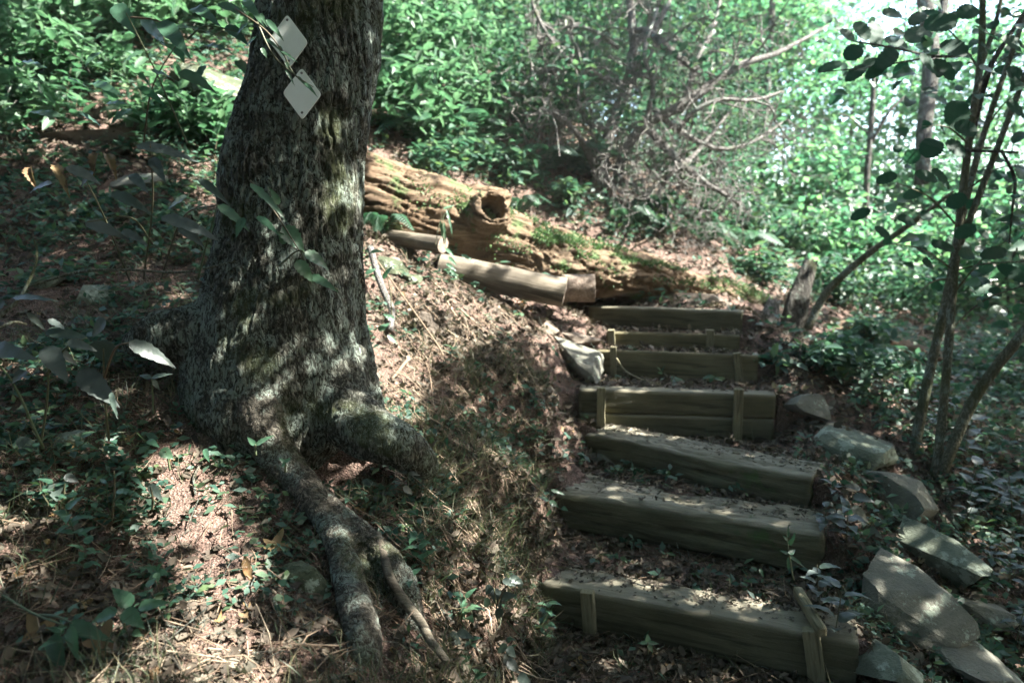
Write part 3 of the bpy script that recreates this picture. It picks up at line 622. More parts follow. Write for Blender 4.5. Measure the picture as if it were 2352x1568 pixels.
# moss on the log
def on_log(k, th): return lp[k]+lside[k]*math.cos(th)*lr[k]*-1+lup[k]*math.sin(th)*lr[k]*.98
mp, md = [], []
for _ in range(9000):
    k = int(np.clip(rng.normal(150, 36), 40, 225)); th = rng.normal(.55, .35)
    cl = vnoise(np.array([k*.11, th*4, 3.]))
    if cl < -.02: continue
    for sgn in (1,):
        q = lp[k]+lup[k]*math.sin(th)*lr[k]*1.0+lside[k]*math.cos(th)*lr[k]; mp.append(q+lup[k]*.005); md.append(q-lp[k])
mp = np.array(mp); md = nrm(np.array(md)); mp = mp+rng.normal(size=mp.shape)*.008+md*.006
o = leafobj('moss', mp, nrm(md+rdir(len(mp))*.9), rdir(len(mp)), rng.uniform(.012, .03, len(mp)), .014, M['moss'], 'd'); o['kind'] = 'stuff'; o.parent = lg; o.matrix_parent_inverse = lg.matrix_world.inverted(); o['label'] = 'bright green moss along the log'
# darker far continuation of the log on the right
o = longlog('rotten_log', [P(1800, 725, 6.6), P(1900, 770, 6.3), P(2020, 800, 6.1), P(2150, 840, 6.0)], [.17, .22, .2, .14], M['logw'], .03, 40, 60, .8, 12)[0]
tagp(o, 'dark rotten log in shade on the right, beyond the split snag', 'log')
# cut logs edging the slope above the stairs
def cutlog(name, a, b, r, label, mat='cutlog', cat='log'):
    a, b = np.array(a), np.array(b); t = empty(name, (a+b)/2, label, cat); bpy.context.view_layer.update(); inv = t.matrix_world.inverted()
    L = np.linalg.norm(b-a); n = 28; m = 30; d = b-a; yaw = math.atan2(d[1], d[0]); pit = -math.atan2(d[2], math.hypot(d[0], d[1]))
    x = np.linspace(0, L, m); ang = np.arange(n)*2*math.pi/n; Xg, A = np.meshgrid(x, ang, indexing='ij')
    q = np.stack([Xg*4, np.cos(A), np.sin(A)], -1).reshape(-1, 3); Rm = r*(1+.08*fbm(q*1.3+r*99, 3)+.035*fbm(q*np.array([1, 6, 6]), 2)).reshape(A.shape)
    V = np.stack([Xg, np.cos(A)*Rm, np.sin(A)*Rm*.95], -1).reshape(-1, 3); k = np.arange(m-1)[:, None]*n; j = np.arange(n)[None]; j2 = (j+1) % n
    F = np.stack([k+j, k+j2, k+n+j2, k+n+j], -1).reshape(-1, 4); body = link('body', mk('body', V, F, M[mat]))
    ring = V[-n:]; e1 = np.vstack([ring+[0, 0, 0], ring*np.array([1, .5, .5])+np.array([.004, 0, 0]), [[L+.002, 0, 0]]]); Fe = [[i, (i+1) % n, n+(i+1) % n, n+i] for i in range(n)]; Te = [[n+i, n+(i+1) % n, 2*n] for i in range(n)]
    e1[:, 0] += fbm(e1*60, 2)*.004; end = link('cut_end', mk('cut_end', e1, [np.array(Fe), np.array(Te)], M['end']))
    from mathutils import Matrix
    mt = Matrix.Translation(Vector(a)) @ Matrix.Rotation(yaw, 4, 'Z') @ Matrix.Rotation(pit, 4, 'Y')
    for o in (body, end): o.matrix_world = mt; o.parent = t; o.matrix_parent_inverse = inv
    return t
cutlog('cut_log', P(860, 540, 4.55), P(1018, 563, 4.28), .055, 'short bleached cut log just right of the trunk, its round end facing the stairs')
cutlog('cut_log', P(1010, 615, 4.42), P(1296, 672, 4.40), .10, 'longer half sunlit cut log edging the slope above the stairs')
cutlog('log_butt', P(1290, 662, 4.62), P(1366, 662, 4.60), .098, 'stubby brown log butt at the right end of the longer cut log', 'end', 'log')
# snags / stump right of stairs
def snag(name, pts, rads, label, mat='deadbark', ang=.6, cat='stump'):
    p = bez(pts, 30); rr = np.interp(np.linspace(0, 1, 30), np.linspace(0, 1, len(rads)), rads); n = 26; V = []
    t = nrm(np.gradient(p, axis=0)); u = nrm(np.cross(t, np.array([0, 1., 0]))); v = np.cross(t, u)
    for k in range(30):
        for i in range(n):
            a = i*2*math.pi/n; wob = 1+.3*math.sin(2*a+k*.05+1)+.22*float(vnoise(np.array([math.cos(a)*2.5, math.sin(a)*2.5, k*.08])))
            q = p[k]+(u[k]*math.cos(a)+v[k]*math.sin(a)*.7)*rr[k]*wob
            if k > 24: q = q+t[k]*rr[k]*1.6*float(vnoise(np.array([math.cos(a)*3, math.sin(a)*3, 7.7])))
            V.append(q)
    F = [[k*n+i, k*n+(i+1) % n, (k+1)*n+(i+1) % n, (k+1)*n+i] for k in range(29) for i in range(n)]
    V.append(p[-1]-t[-1]*rr[-1]*.5); T = [[29*n+i, 29*n+(i+1) % n, 30*n] for i in range(n)]; V = np.array(V); V += (fbm(V*np.array([40, 40, 9]), 3)*.012)[:, None]
    o = link(name, mk(name, V-p[0], [np.array(F), np.array(T)], M[mat])); o.location = tuple(p[0]); return tagp(o, label, cat)
snag('stump', [P(1745, 850, 4.9), P(1757, 760, 4.95), P(1778, 690, 5.0)], [.085, .06, .035], 'pale weathered stump of split wood at the right end of the plank steps')
snag('snag', [P(1815, 790, 5.4), P(1830, 700, 5.4), P(1862, 600, 5.45)], [.09, .075, .04], 'dark split snag leaning right, behind the pale stump', 'farbark')
snag('stump', [P(1775, 850, 4.75), P(1795, 790, 4.8), P(1812, 740, 4.85)], [.03, .03, .012], 'thin splinter of warm brown wood beside the pale stump', 'root')
# ------------------------------------------------------------------ trees, saplings
def stick_tubes(name, lines, mat, parent=None, origin=(0, 0, 0), n=7):
    mb = MB()
    for pts, rads in lines:
        m = max(8, 5*len(pts)); p = bez(pts, m); mb.tube(p+fbm(p*9, 2)[:, None]*.004*rads[0]/.02, np.interp(np.linspace(0, 1, m), np.linspace(0, 1, len(rads)), rads), n)
    return link(name, mb.mesh(name, M[mat], True, origin), parent)
def PP(*a): return [P(*q) for q in a]
def bigleaf(name, b, t, width, mat, parent=None, origin=(0, 0, 0), nrm_hint=None, serr=.06, fold=.12, droop=.12, shape='ovate', label=None):
    """one leaf as a real mesh between base b and tip t"""
    b = np.array(b, float); t = np.array(t, float); L = np.linalg.norm(t-b); d = (t-b)/L
    nh = np.array(nrm_hint if nrm_hint is not None else (random.uniform(-.4, .4), -.6, 1.0)); nv = nh-d*np.dot(nh, d); nv /= np.linalg.norm(nv)+1e-9; s = np.cross(nv, d)
    n = 15; V = []
    for k in range(n):
        u = k/(n-1)
        if shape == 'ovate': wv = (math.sin(math.pi*min(1, u**.62))**.9)*(1-.25*u)
        elif shape == 'heart': wv = min(1, (u/.13)**.5)*(1-u**1.7)*1.05
        elif shape == 'round': wv = math.sqrt(max(0, 1-(2*u-1)**2))
        else: wv = math.sin(math.pi*u)**.8
        wv *= .5*width*(1+serr*(1 if k % 2 else -1)); c = b+d*L*u-nv*droop*L*(u*u)+nv*droop*L*.3*math.sin(u*3)
        rip = .04*L*math.sin(k*1.7+width*300)
        for j, q in ((-1, 1), (-.5, .45), (0, 0), (.5, .45), (1, 1)): V.append(c+s*j*wv+nv*(abs(j)*fold*wv*2+rip*abs(j)*.35))
    F = [[k*5+j, k*5+j+1, k*5+6+j, k*5+5+j] for k in range(n-1) for j in range(4)]
    o = link(name, mk(name, np.array(V)-np.array(origin), np.array(F), M[mat]), parent)
    if label: o['label'] = label
    return o
def lobed(name, c, size, mat, ang=0, nv=(0, -.5, 1), lobes=5, parent=None, curl=.25, origin=None):
    c = np.array(c); nv = nrm(np.array(nv, float)[None])[0]; u = nrm(np.cross([0, 1., 0], nv)[None])[0] if abs(nv[1]) < .9 else np.array([1., 0, 0]); v = np.cross(nv, u); u, v = u*math.cos(ang)+v*math.sin(ang), -u*math.sin(ang)+v*math.cos(ang)
    K = lobes*8; O = []; I = []
    for i in range(K):
        a = i*2*math.pi/K; ph = (a*lobes/(2*math.pi)) % 1; r = .42+.58*(1-abs(2*ph-1))**1.3 if lobes else 1
        r *= (.75+.25*math.cos(a)); r *= random.uniform(.92, 1.06)
        q = u*math.cos(a)*r*size*.5+v*math.sin(a)*r*size*.5; bend = curl*size*(r*r)*(.4+.6*math.sin(2*a+1)*.8)
        O.append(q+nv*bend); I.append(q*.5+nv*bend*.2)
    V = np.array(O+I+[nv*0]); F = [[i, (i+1) % K, K+(i+1) % K, K+i] for i in range(K)]; T = [[K+i, K+(i+1) % K, 2*K] for i in range(K)]
    o = link(name, mk(name, V, [np.array(F), np.array(T)], M[mat]), parent); o.location = tuple(c if origin is None else c-np.array(origin)); return o
# right hand sapling clump
sp = empty('sapling_clump', P(2165, 1090, 3.6), 'clump of thin greenish grey sapling stems fanning up at the right edge', 'sapling'); so_ = np.array(sp.location)
ST_ = [([(2145, 1120, 3.55), (2170, 900, 3.55), (2192, 620, 3.6), (2225, 330, 3.6), (2255, 100, 3.65), (2252, -200, 3.7)], [.024, .022, .021, .019, .017, .015]),
       ([(2250, 160, 3.65), (2290, 40, 3.7), (2330, -150, 3.8)], [.014, .011, .008]),
       ([(2095, 1060, 3.7), (2130, 880, 3.7), (2175, 680, 3.75), (2205, 520, 3.8), (2262, 300, 3.85), (2352, 40, 3.9), (2420, -200, 4)], [.028, .026, .022, .02, .016, .013, .01]),
       ([(2165, 1080, 3.5), (2230, 930, 3.5), (2290, 840, 3.45), (2352, 760, 3.4), (2480, 560, 3.4)], [.028, .026, .026, .024, .018]),
       ([(2205, 560, 3.6), (2260, 420, 3.6), (2352, 180, 3.6), (2420, 0, 3.6)], [.017, .016, .014, .012])]
for a, r_ in ST_: stick_tubes('stem', [(PP(*a), r_)], 'sapbark', sp, so_, 10)
stick_tubes('branch', [(PP((2275, 340, 3.7), (2210, 345, 3.6), (2340, 350, 3.5)), [.006, .008, .006])], 'farbark', sp, so_)
stick_tubes('branch', [(PP((2230, 320, 3.75), (2265, 180, 3.7), (2300, 110, 3.7), (2400, -40, 3.8)), [.016, .018, .012, .01])], 'farbark', sp, so_)
stick_tubes('branch', [(PP((2300, 345, 3.5), (2330, 410, 3.5), (2325, 480, 3.5), (2318, 560, 3.5)), [.007, .009, .006, .003])], 'farbark', sp, so_)
stick_tubes('branch', [(PP((2200, 620, 3.6), (2260, 606, 3.5), (2360, 600, 3.5)), [.005, .004, .003])], 'farbark', sp, so_)
stick_tubes('branch', [(PP((2180, 760, 3.6), (2260, 690, 3.6), (2370, 650, 3.6)), [.006, .004, .003])], 'farbark', sp, so_)
stick_tubes('branch', [(PP((2230, 128, 3.62), (2150, 130, 3.5), (2050, 110, 3.35), (1960, 95, 3.25)), [.007, .006, .005, .003])], 'farbark', sp, so_)
stick_tubes('branch', [(PP((2150, 130, 3.5), (2060, 145, 3.3), (1950, 160, 3.2), (1880, 165, 3.1)), [.005, .004, .003, .002])], 'farbark', sp, so_)
BL = [(1965, 50, 1990, 85, 34), (2010, 50, 2010, 100, 40), (1960, 95, 1935, 70, 32), (1980, 110, 1945, 130, 38), (2030, 90, 2080, 105, 36), (2080, 95, 2130, 70, 46), (2120, 60, 2190, 50, 50), (2090, 60, 2120, 30, 30), (2060, 115, 2020, 150, 36),
      (1935, 145, 1885, 160, 24), (1990, 150, 1950, 180, 26), (2030, 150, 1995, 175, 28), (2080, 140, 2060, 175, 28), (2110, 130, 2150, 160, 40), (2160, 100, 2215, 120, 46), (2140, 140, 2190, 175, 36), (2200, 230, 2195, 285, 50), (2190, 290, 2240, 300, 40),
      (2150, 320, 2130, 355, 46), (2170, 330, 2215, 350, 44), (2110, 345, 2085, 370, 30), (2060, 400, 2020, 415, 24), (2100, 400, 2150, 410, 30), (2140, 390, 2180, 425, 34), (2220, 450, 2180, 470, 34), (2240, 520, 2200, 540, 30), (2120, 440, 2080, 450, 26),
      (2250, 590, 2310, 575, 30), (2290, 610, 2352, 640, 30), (2200, 40, 2240, 20, 44), (2310, 160, 2352, 190, 50), (2300, 90, 2352, 110, 40), (2310, 240, 2352, 260, 40), (2000, 480, 1960, 500, 22), (2060, 500, 2100, 510, 24), (2010, 520, 2040, 545, 24), (2140, 560, 2190, 570, 26)]
for (x0, y0, x1, y1, w_) in BL:
    z = 3.3+random.uniform(-.25, .45); bigleaf('leaf', P(x0, y0, z), P(x0+(x1-x0)*1.15, y0+(y1-y0)*1.15, z+random.uniform(-.06, .06)), w_*1.1/FPX*z, 'darkleaf', sp, so_, (random.uniform(-.5, .5), -1.0, .6), .08, .06, .08, 'round')
for (x0, y0, z0, x1, y1, z1) in [(2190, 620, 3.6, 2040, 560, 3.4), (2200, 520, 3.6, 2060, 420, 3.3), (2225, 330, 3.6, 2120, 290, 3.4), (2250, 160, 3.7, 2120, 30, 3.4), (2262, 300, 3.8, 2340, 220, 3.6), (2230, 430, 3.6, 2350, 380, 3.5), (2185, 680, 3.6, 2330, 540, 3.5), (2190, 640, 3.6, 2090, 690, 3.5), (2240, 200, 3.6, 2350, 120, 3.5)]:
    stick_tubes('branch', [([P(x0, y0, z0), (P(x0, y0, z0)+P(x1, y1, z1))/2+np.array([0, 0, .04]), P(x1, y1, z1)], [.0055, .004, .002])], 'sapbark', sp, so_, 6)
for _ in range(210):
    x0, y0 = random.choice([(random.uniform(2040, 2400), random.uniform(-20, 660)), (random.uniform(1880, 2352), random.uniform(20, 230)), (random.uniform(2230, 2400), random.uniform(380, 760))]); a = random.uniform(0, 6.28); l = random.uniform(26, 50); z = random.uniform(3.2, 4.6)
    bigleaf('leaf', P(x0, y0, z), P(x0+l*math.cos(a), y0+l*.6*math.sin(a), z+random.uniform(-.1, .1)), l*random.uniform(.6, .85)/FPX*z, random.choice(['darkleaf', 'darkleaf', 'plant']), sp, so_, (random.uniform(-.8, .8), random.uniform(-1.2, -.5), .7), .08, .14, random.uniform(0, .3), random.choice(['ovate', 'ovate', 'round']))
# leaning thin trees in the middle distance
def thintree(a, rads, label, mat='sapbark', name='sapling', extra=()):
    pts = PP(*a); e = empty(name, pts[0], label, 'sapling'); o0 = pts[0]; stick_tubes('trunk', [(pts, rads)], mat, e, o0, 9)
    for b, r in extra: stick_tubes('branch', [(PP(*b), r)], mat, e, o0)
    return e
thintree([(1855, 755, 5.0), (1900, 670, 5.0), (1985, 590, 4.9), (2070, 530, 4.8), (2190, 440, 4.7)], [.03, .028, .024, .02, .01], 'thin sapling leaning right from behind the split snag',
         extra=[([(1930, 640, 5.0), (1960, 620, 5.1), (2010, 605, 5.3)], [.008, .006, .004])])
thintree([(2118, 420, 9.5), (2122, 300, 9.5), (2138, 120, 9.6), (2110, -80, 9.7)], [.10, .10, .11, .1], 'grey mottled tree trunk standing in the bright forest at the upper right', 'farbark', 'background_tree')
thintree([(1985, 620, 9.0), (1990, 420, 9.0), (2000, 300, 9.0), (2008, 170, 9.0)], [.035, .04, .035, .03], 'slender dark tree trunk in the bright forest with a fork to the right', 'farbark', 'background_tree', [([(2000, 330, 9), (2040, 260, 8.9), (2080, 220, 8.9)], [.025, .02, .012]), ([(1998, 310, 9), (1950, 270, 9), (1920, 260, 9)], [.015, .012, .008])])
thintree([(1745, 500, 10), (1760, 250, 10), (1775, 0, 10), (1780, -100, 10)], [.05, .05, .045, .04], 'dim upright trunk behind the tangle of dead branches', 'farbark', 'background_tree')
thintree([(2175, 60, 8.0), (2165, 20, 8.1), (2190, -80, 8.2)], [.06, .055, .05], 'short visible piece of dark trunk at the top right beside the mottled one', 'farbark', 'background_tree')
# dead tangled laurel
rng2 = np.random.default_rng(21); random.seed(21)
lau = empty('dead_laurel', P(1400, 470, 7.0), 'tangle of bare twisted grey branches on the hillside above the stairs', 'bush'); lo0 = np.array(lau.location)
LB = [([(1395, 480, 7.0), (1385, 400, 6.9), (1400, 300, 6.9), (1440, 200, 6.9), (1455, 110, 6.9), (1440, -40, 7)], [.07, .065, .06, .055, .045, .04]),
      ([(1410, 460, 7.0), (1430, 360, 6.8), (1480, 290, 6.7), (1570, 240, 6.6), (1640, 190, 6.6), (1700, 150, 6.6), (1790, 120, 6.7), (1900, 60, 7)], [.06, .055, .05, .05, .045, .035, .025, .012]),
      ([(1460, 70, 6.8), (1490, 75, 6.7), (1530, 110, 6.6), (1565, 140, 6.6), (1620, 180, 6.6)], [.03, .04, .045, .03, .02]),
      ([(1440, 200, 6.9), (1390, 180, 6.7), (1330, 160, 6.6), (1250, 165, 6.5), (1200, 195, 6.5), (1170, 240, 6.6)], [.03, .03, .026, .022, .018, .01]),
      ([(1420, 110, 6.9), (1370, 75, 6.8), (1310, 60, 6.8), (1250, 85, 6.8), (1190, 100, 6.9)], [.025, .02, .018, .014, .008]),
      ([(1400, 300, 6.9), (1350, 280, 6.7), (1320, 200, 6.7), (1330, 130, 6.7), (1300, 60, 6.8)], [.03, .025, .022, .018, .01]),
      ([(1480, 290, 6.7), (1530, 340, 6.4), (1570, 380, 6.3), (1620, 420, 6.3), (1700, 470, 6.4)], [.04, .04, .035, .028, .015]),
      ([(1500, 250, 6.8), (1560, 300, 6.7), (1640, 340, 6.7), (1720, 330, 6.8), (1800, 280, 7)], [.03, .03, .022, .018, .01]),
      ([(1430, 360, 6.8), (1420, 400, 6.5), (1460, 430, 6.4), (1500, 470, 6.3), (1490, 520, 6.2)], [.03, .02, .018, .014, .008]),
      ([(1570, 240, 6.6), (1600, 140, 6.7), (1640, 60, 6.8), (1660, -40, 7)], [.03, .025, .02, .015]),
      ([(1500, 470, 6.5), (1540, 400, 6.5), (1600, 350, 6.6), (1690, 240, 6.9)], [.02, .025, .02, .01]),
      ([(1455, 110, 6.9), (1520, 40, 7), (1560, -60, 7.2)], [.03, .025, .02]),
      ([(1330, 160, 6.5), (1280, 110, 6.4), (1230, 30, 6.5), (1220, -40, 6.6)], [.025, .02, .018, .012]), ([(1380, 420, 6.7), (1340, 330, 6.3), (1290, 270, 6.2), (1240, 250, 6.2)], [.03, .026, .02, .01]), ([(1560, 300, 6.4), (1590, 260, 6.2), (1650, 230, 6.2), (1730, 230, 6.3), (1800, 210, 6.5)], [.02, .022, .02, .016, .01]), ([(1480, 290, 6.3), (1500, 200, 6.2), (1480, 120, 6.2), (1510, 20, 6.4)], [.024, .022, .02, .014])]
twigs = []
def grow(p, d, L, r, depth):
    n = 5; pts = [p]; q = p
    for k in range(n):
        d = nrm((d+rng2.normal(size=3)*.45+np.array([0, 0, -.08]))[None])[0]; q = q+d*L/n; pts.append(q)
    twigs.append((pts, np.linspace(r, r*.45, n+1)))
    if depth:
        for _ in range(3):
            k = rng2.integers(1, n+1); dd = nrm((d+rng2.normal(size=3)*.9)[None])[0]; grow(pts[k], dd, L*rng2.uniform(.45, .8), r*.55, depth-1)
for a, rads in LB:
    pts = PP(*a); stick_tubes('branch', [(pts, rads)], 'deadbark', lau, lo0, 8); p = bez(pts, 24)
    for k in range(3, 24, 2):
        d = nrm((p[min(k+1, 23)]-p[k-1]+rng2.normal(size=3)*.25)[None])[0]
        grow(p[k]+0, nrm((d+rng2.normal(size=3)*.8)[None])[0], rng2.uniform(.3, .8), rng2.uniform(.007, .014), 2)
for _ in range(60):   # hanging twigs by the ground
    x, y = rng2.uniform(1380, 1720), rng2.uniform(330, 470); q = P(x, y, rng2.uniform(6.0, 6.8)); grow(q, np.array([rng2.normal()*.5, -.2, -.6]), rng2.uniform(.3, .6), .007, 1)
mb = MB()
for pts, rads in twigs: mb.tube(np.array(pts), rads, 4, False)
o = link('twigs', mb.mesh('twigs', M['deadbark'], True, lo0), lau); o['kind'] = 'stuff'
# ------------------------------------------------------------------ foliage masses
def crown_pts(c, rad, ncl, per, spread=.28):
    cc = rdir(ncl)*rng.uniform(.35, 1, (ncl, 1))**.5*np.array(rad)+np.array(c); p = np.repeat(cc, per, 0)+rng.normal(size=(ncl*per, 3))*spread*np.array([1, 1, .7]); return p
def foliage(name, p, L, W, mat, parent=None, origin=None, tpl='d', flat=1.3):
    n = len(p); nv = rdir(n)+np.array([0, 0, flat]); d = rdir(n, .5); s = rng.uniform(.6, 1.25, n); return leafobj(name, p, d, nv, L*s, W*s, mat, tpl, None, parent, origin)
def btree(c, rad, ncl, per, L, W, label, tw=.07, name='background_tree', mat='bgleaf', lean=0, spread=.3, trunk=True, group='leafy trees beyond the slope', cat='tree'):
    g = gh(c[0], c[1]); e = empty(name, (c[0], c[1], g), label, cat, group); o0 = np.array(e.location)
    p = crown_pts(c, rad, ncl, per, spread); o = foliage('crown', p, L, W, M[mat], e, o0); o['kind'] = 'stuff'
    if trunk:
        top = np.array([c[0]+lean, c[1], c[2]+rad[2]*.8]); a = np.array([c[0], c[1], g-.1]); mid = (a+top)/2+np.array([lean*.2, 0, 0])
        ls = [([a, mid, top], [tw, tw*.8, tw*.3])]; mbt = MB()
        stick_tubes('trunk', ls, 'farbark', e, o0, 8)
        for k in range(6):
            f = rng.uniform(.35, .9); s = a+(top-a)*f; q = p[rng.integers(len(p))]; stick_tubes('branch', [([s, (s+q)/2+np.array([0, 0, .15]), q], [tw*.35, tw*.22, tw*.08])], 'farbark', e, o0, 5)
    return e
BT = [((px, py, z), r) for (px, py, z, r) in [(1780, 120, 11, 1.3), (1950, 250, 12, 1.4), (2100, 120, 13, 1.5), (2280, 200, 12, 1.4), (2000, 480, 11, 1.1), (2200, 480, 11, 1.2), (1830, 420, 10, .9), (1650, 100, 12, 1.4), (1500, 60, 13, 1.5), (1350, 60, 12, 1.2), (1200, 50, 11, 1.2), (1050, 30, 10, 1.0),
      (2150, 620, 8.5, .6), (2330, 560, 8.5, .8), (1800, 570, 8.6, .5), (1960, 600, 8.2, .5), (2330, 400, 14, 1.6), (1880, 30, 16, 1.9), (1600, 300, 13, 1.2), (2050, 350, 17, 2.0), (1420, 180, 15, 1.5), (1250, 160, 14, 1.2), (2450, 100, 10, 1.3), (2500, 500, 9, 1.2), (1750, 280, 14, 1.4), (2220, 330, 18, 2.2)]]
words = ['leafy tree with crown against the bright sky', 'leafy tree half hidden in the forest edge']
pos_w = ['above the far end of the slope', 'right of the dead tangle', 'at the top right', 'at the upper right edge', 'right of the leaning sapling', 'behind the sapling clump', 'just beyond the dead branches on their right', 'above the dead tangle on its right', 'directly above the dead tangle', 'above the left of the dead tangle', 'at the top centre', 'right of the trunk at the top', 'low behind the sapling stems', 'low at the right edge', 'low behind the split snag', 'low behind the leaning sapling', 'far back at the right edge', 'far back at the top', 'seen through the dead branches', 'far back in the middle of the bright gap', 'seen behind the top of the dead tangle', 'behind the left branches of the dead tangle', 'out past the upper right edge', 'out past the lower right edge', 'behind the dim upright trunk', 'farthest back behind the sapling clump']
for i, ((px, py, z), r) in enumerate(BT):
    c = P(px, py, z); low = r < .85; dens = 1.5 if px < 1700 else .60
    btree(c, (r*1.1, r*.9, r*.8), int((60 if not low else 34)*dens*(1.5 if z < 14 else 1.2)), 70, .115 if not low else .10, .075, ('leafy shrub ' if low else 'leafy tree ')+pos_w[i], .03 if low else .045, 'leafy_shrub' if low else 'background_tree', lean=random.uniform(-.3, .3), spread=.26, group=None, cat='shrub' if low else 'tree')
# hillside shrubs and ferns between trunk and dead laurel
def shrub(px, py, zc, r, n, L, W, label, mat='shrub', name='shrub', squash=.6, tpl='h'):
    g = G(px, py) if zc is None else P(px, py, zc); gz = gh(g[0], g[1]); c = np.array([g[0], g[1], gz+r*squash*.7 if zc is None else g[2]]); e = empty(name, (g[0], g[1], gz), label, 'shrub'); o0 = np.array(e.location)
    p = crown_pts(c, (r, r, r*squash), max(4, n//30), 30, r*.22); p[:, 2] = np.maximum(p[:, 2], gh(p[:, 0], p[:, 1])+.02)
    o = foliage('foliage', p, L, W, M[mat], e, o0, tpl, 1.6); o['kind'] = 'stuff'; mb = MB()
    for k in range(8): q = p[rng.integers(len(p))]; s = o0+rng.normal(size=3)*.04; mb.tube(bez([s, (s+q)/2+rng.normal(size=3)*.05, q], 6), np.linspace(.006, .002, 6), 4, False)
    st = link('stems', mb.mesh('stems', M['farbark'], True, o0), e); st['kind'] = 'stuff'; return e
SH = [(930, 60, 'at the top just right of the trunk', .6, 700), (960, 170, 'bright and leaning out right of the trunk', .55, 700), (920, 290, 'sunlit low down beside the trunk', .38, 420), (1010, 260, 'in the sunny patch above the log', .4, 420), (1080, 180, 'on the slope left of the dead tangle', .5, 500),
      (1160, 300, 'dark and low left of the dead tangle', .4, 420), (1060, 370, 'small, above the knot hole', .26, 260), (1010, 400, 'small, touching the top of the log', .2, 200), (1240, 260, 'beneath the left dead branches', .4, 400), (1330, 400, 'below the tangle beside the fern', .25, 220), (1180, 420, 'between the log and the fern', .2, 200),
      (1280, 470, 'low on the leaf strewn slope', .18, 160), (1690, 520, 'at the right of the sunny leaf litter', .3, 300), (1780, 560, 'where the slope meets the bright forest', .35, 350), (1500, 520, 'under the hanging dead twigs', .2, 180), (1600, 500, 'right of the hanging dead twigs', .25, 240), (1730, 640, 'above the far end of the log', .2, 200), (1900, 680, 'between snag and leaning sapling', .3, 300), (2020, 700, 'dark and broad beyond the leaning sapling', .45, 450), (2260, 720, 'dark, behind the sapling stems', .5, 500), (2330, 900, 'in the deep shade at the right edge', .35, 280), (1850, 860, 'with pale leaves right of the stumps', .16, 110), (1960, 880, 'in shade beyond the blocky grey rock', .25, 200), (2000, 800, 'in front of the dark rotten log', .2, 160), (1150, 60, 'on the crest at the top centre', .7, 800, 8.5), (1350, 150, 'behind the left dead branches', .7, 900, 8.6), (1500, 320, 'inside the dead tangle', .5, 500, 8.0), (1620, 400, 'below the right dead limb', .5, 500, 8.2), (1250, 60, 'tall, behind the top left dead branches', .8, 900, 9.2), (1450, 40, 'tall, above the dead tangle', .8, 900, 9.4), (1700, 300, 'beyond the right dead limb', .6, 600, 9.0), (40, 60, 'at the upper left corner', .5, 420), (170, 30, 'tall at the top left', .55, 520), (300, 90, 'sunlit on the upper left hillside', .42, 420), (420, 40, 'sunlit at the top just left of the trunk', .5, 520), (90, 180, 'broad on the left hillside', .38, 320), (230, 190, 'low above the long tan stone', .3, 260), (20, 300, 'by the left edge above the shade', .32, 260), (520, 320, 'small between the ledge and the trunk', .22, 160), (380, 300, 'low below the mossy ledge', .22, 180), (560, 60, 'bright against the left of the trunk', .4, 360), (1400, 230, 'thin in front of the dead tangle', .4, 120, 6.4), (1560, 130, 'thin among the upper dead limbs', .5, 150, 6.5), (1260, 130, 'thin beside the left dead limbs', .45, 200, 6.6), (1640, 180, 'dense behind the right dead limb', .7, 800, 9.2)]
for i, (px, py, ps, r, n, *zq) in enumerate(SH):
    bright = py < 330 and px < 1100; shrub(px, py, zq[0] if zq else None, r*1.2, int(n*1.9), .12 if bright else .09, .05 if not bright else .055, 'leafy green shrub '+ps, 'shrub_lit' if bright else 'shrub', name='shrub')  # lighter leaf colour stands for sunshine on these shrubs
def fern(base, dirs, label, Lf=.6):
    e = empty('fern', base, label, 'fern'); o0 = np.array(base)
    for (az, el, ln) in dirs:
        d = np.array([math.cos(az), math.sin(az), el]); p = bez([o0, o0+d*ln*.5+np.array([0, 0, .08]), o0+d*ln+np.array([0, 0, -.14*ln/.5])], 22); pos = []; dd = []; nn = []; L = []
        t = nrm(np.gradient(p, axis=0)); s = nrm(np.cross(t, np.array([0, 0, 1.]))); nv = np.cross(s, t)
        for k in range(2, 22):
            l = ln*.30*math.sin(math.pi*(k/22)**.7)+.01
            for sg in (-1, 1): pos.append(p[k]); dd.append(s[k]*sg+t[k]*.35-nv[k]*.2); nn.append(nv[k]); L.append(l)
        V, F, r = leaves(np.array(pos), np.array(dd), np.array(nn), np.array(L), np.full(len(L), ln*.045), 'h'); mb = MB(); mb.add(V, F, r); mb.tube(p, np.linspace(.004, .001, 22), 4, False)
        link('frond', mb.mesh('frond', M['fern'], True, o0), e)
    return e
FN = [(1330, 400, 'large drooping fern below the dead tangle', .62), (1250, 400, 'fern left of the large drooping one', .5), (1120, 340, 'fern in the shade above the log', .5), (1190, 500, 'small fern behind the log right of the knot hole', .3), (1620, 560, 'fern near the end of the sunny leaf litter', .45), (1700, 580, 'pale fern beside the bright forest edge', .5), (880, 540, 'small fern between trunk and short log', .22), (960, 330, 'sunlit fern above the left part of the log', .45), (1270, 300, 'fern under the dead branches', .5), (1450, 520, 'low fern under the hanging twigs', .3), (60, 130, 'fern high on the left hillside', .45), (1040, 120, 'fern near the top just right of the trunk', .6)]
for (px, py, lb, ln) in FN:
    g = G(px, py); g[2] = gh(g[0], g[1]); n = 7; a0 = random.uniform(0, 6)
    fern(g, [(a0+k*2*math.pi/n+random.uniform(-.3, .3), random.uniform(.3, .7), ln*random.uniform(.7, 1.1)) for k in range(n)], lb)
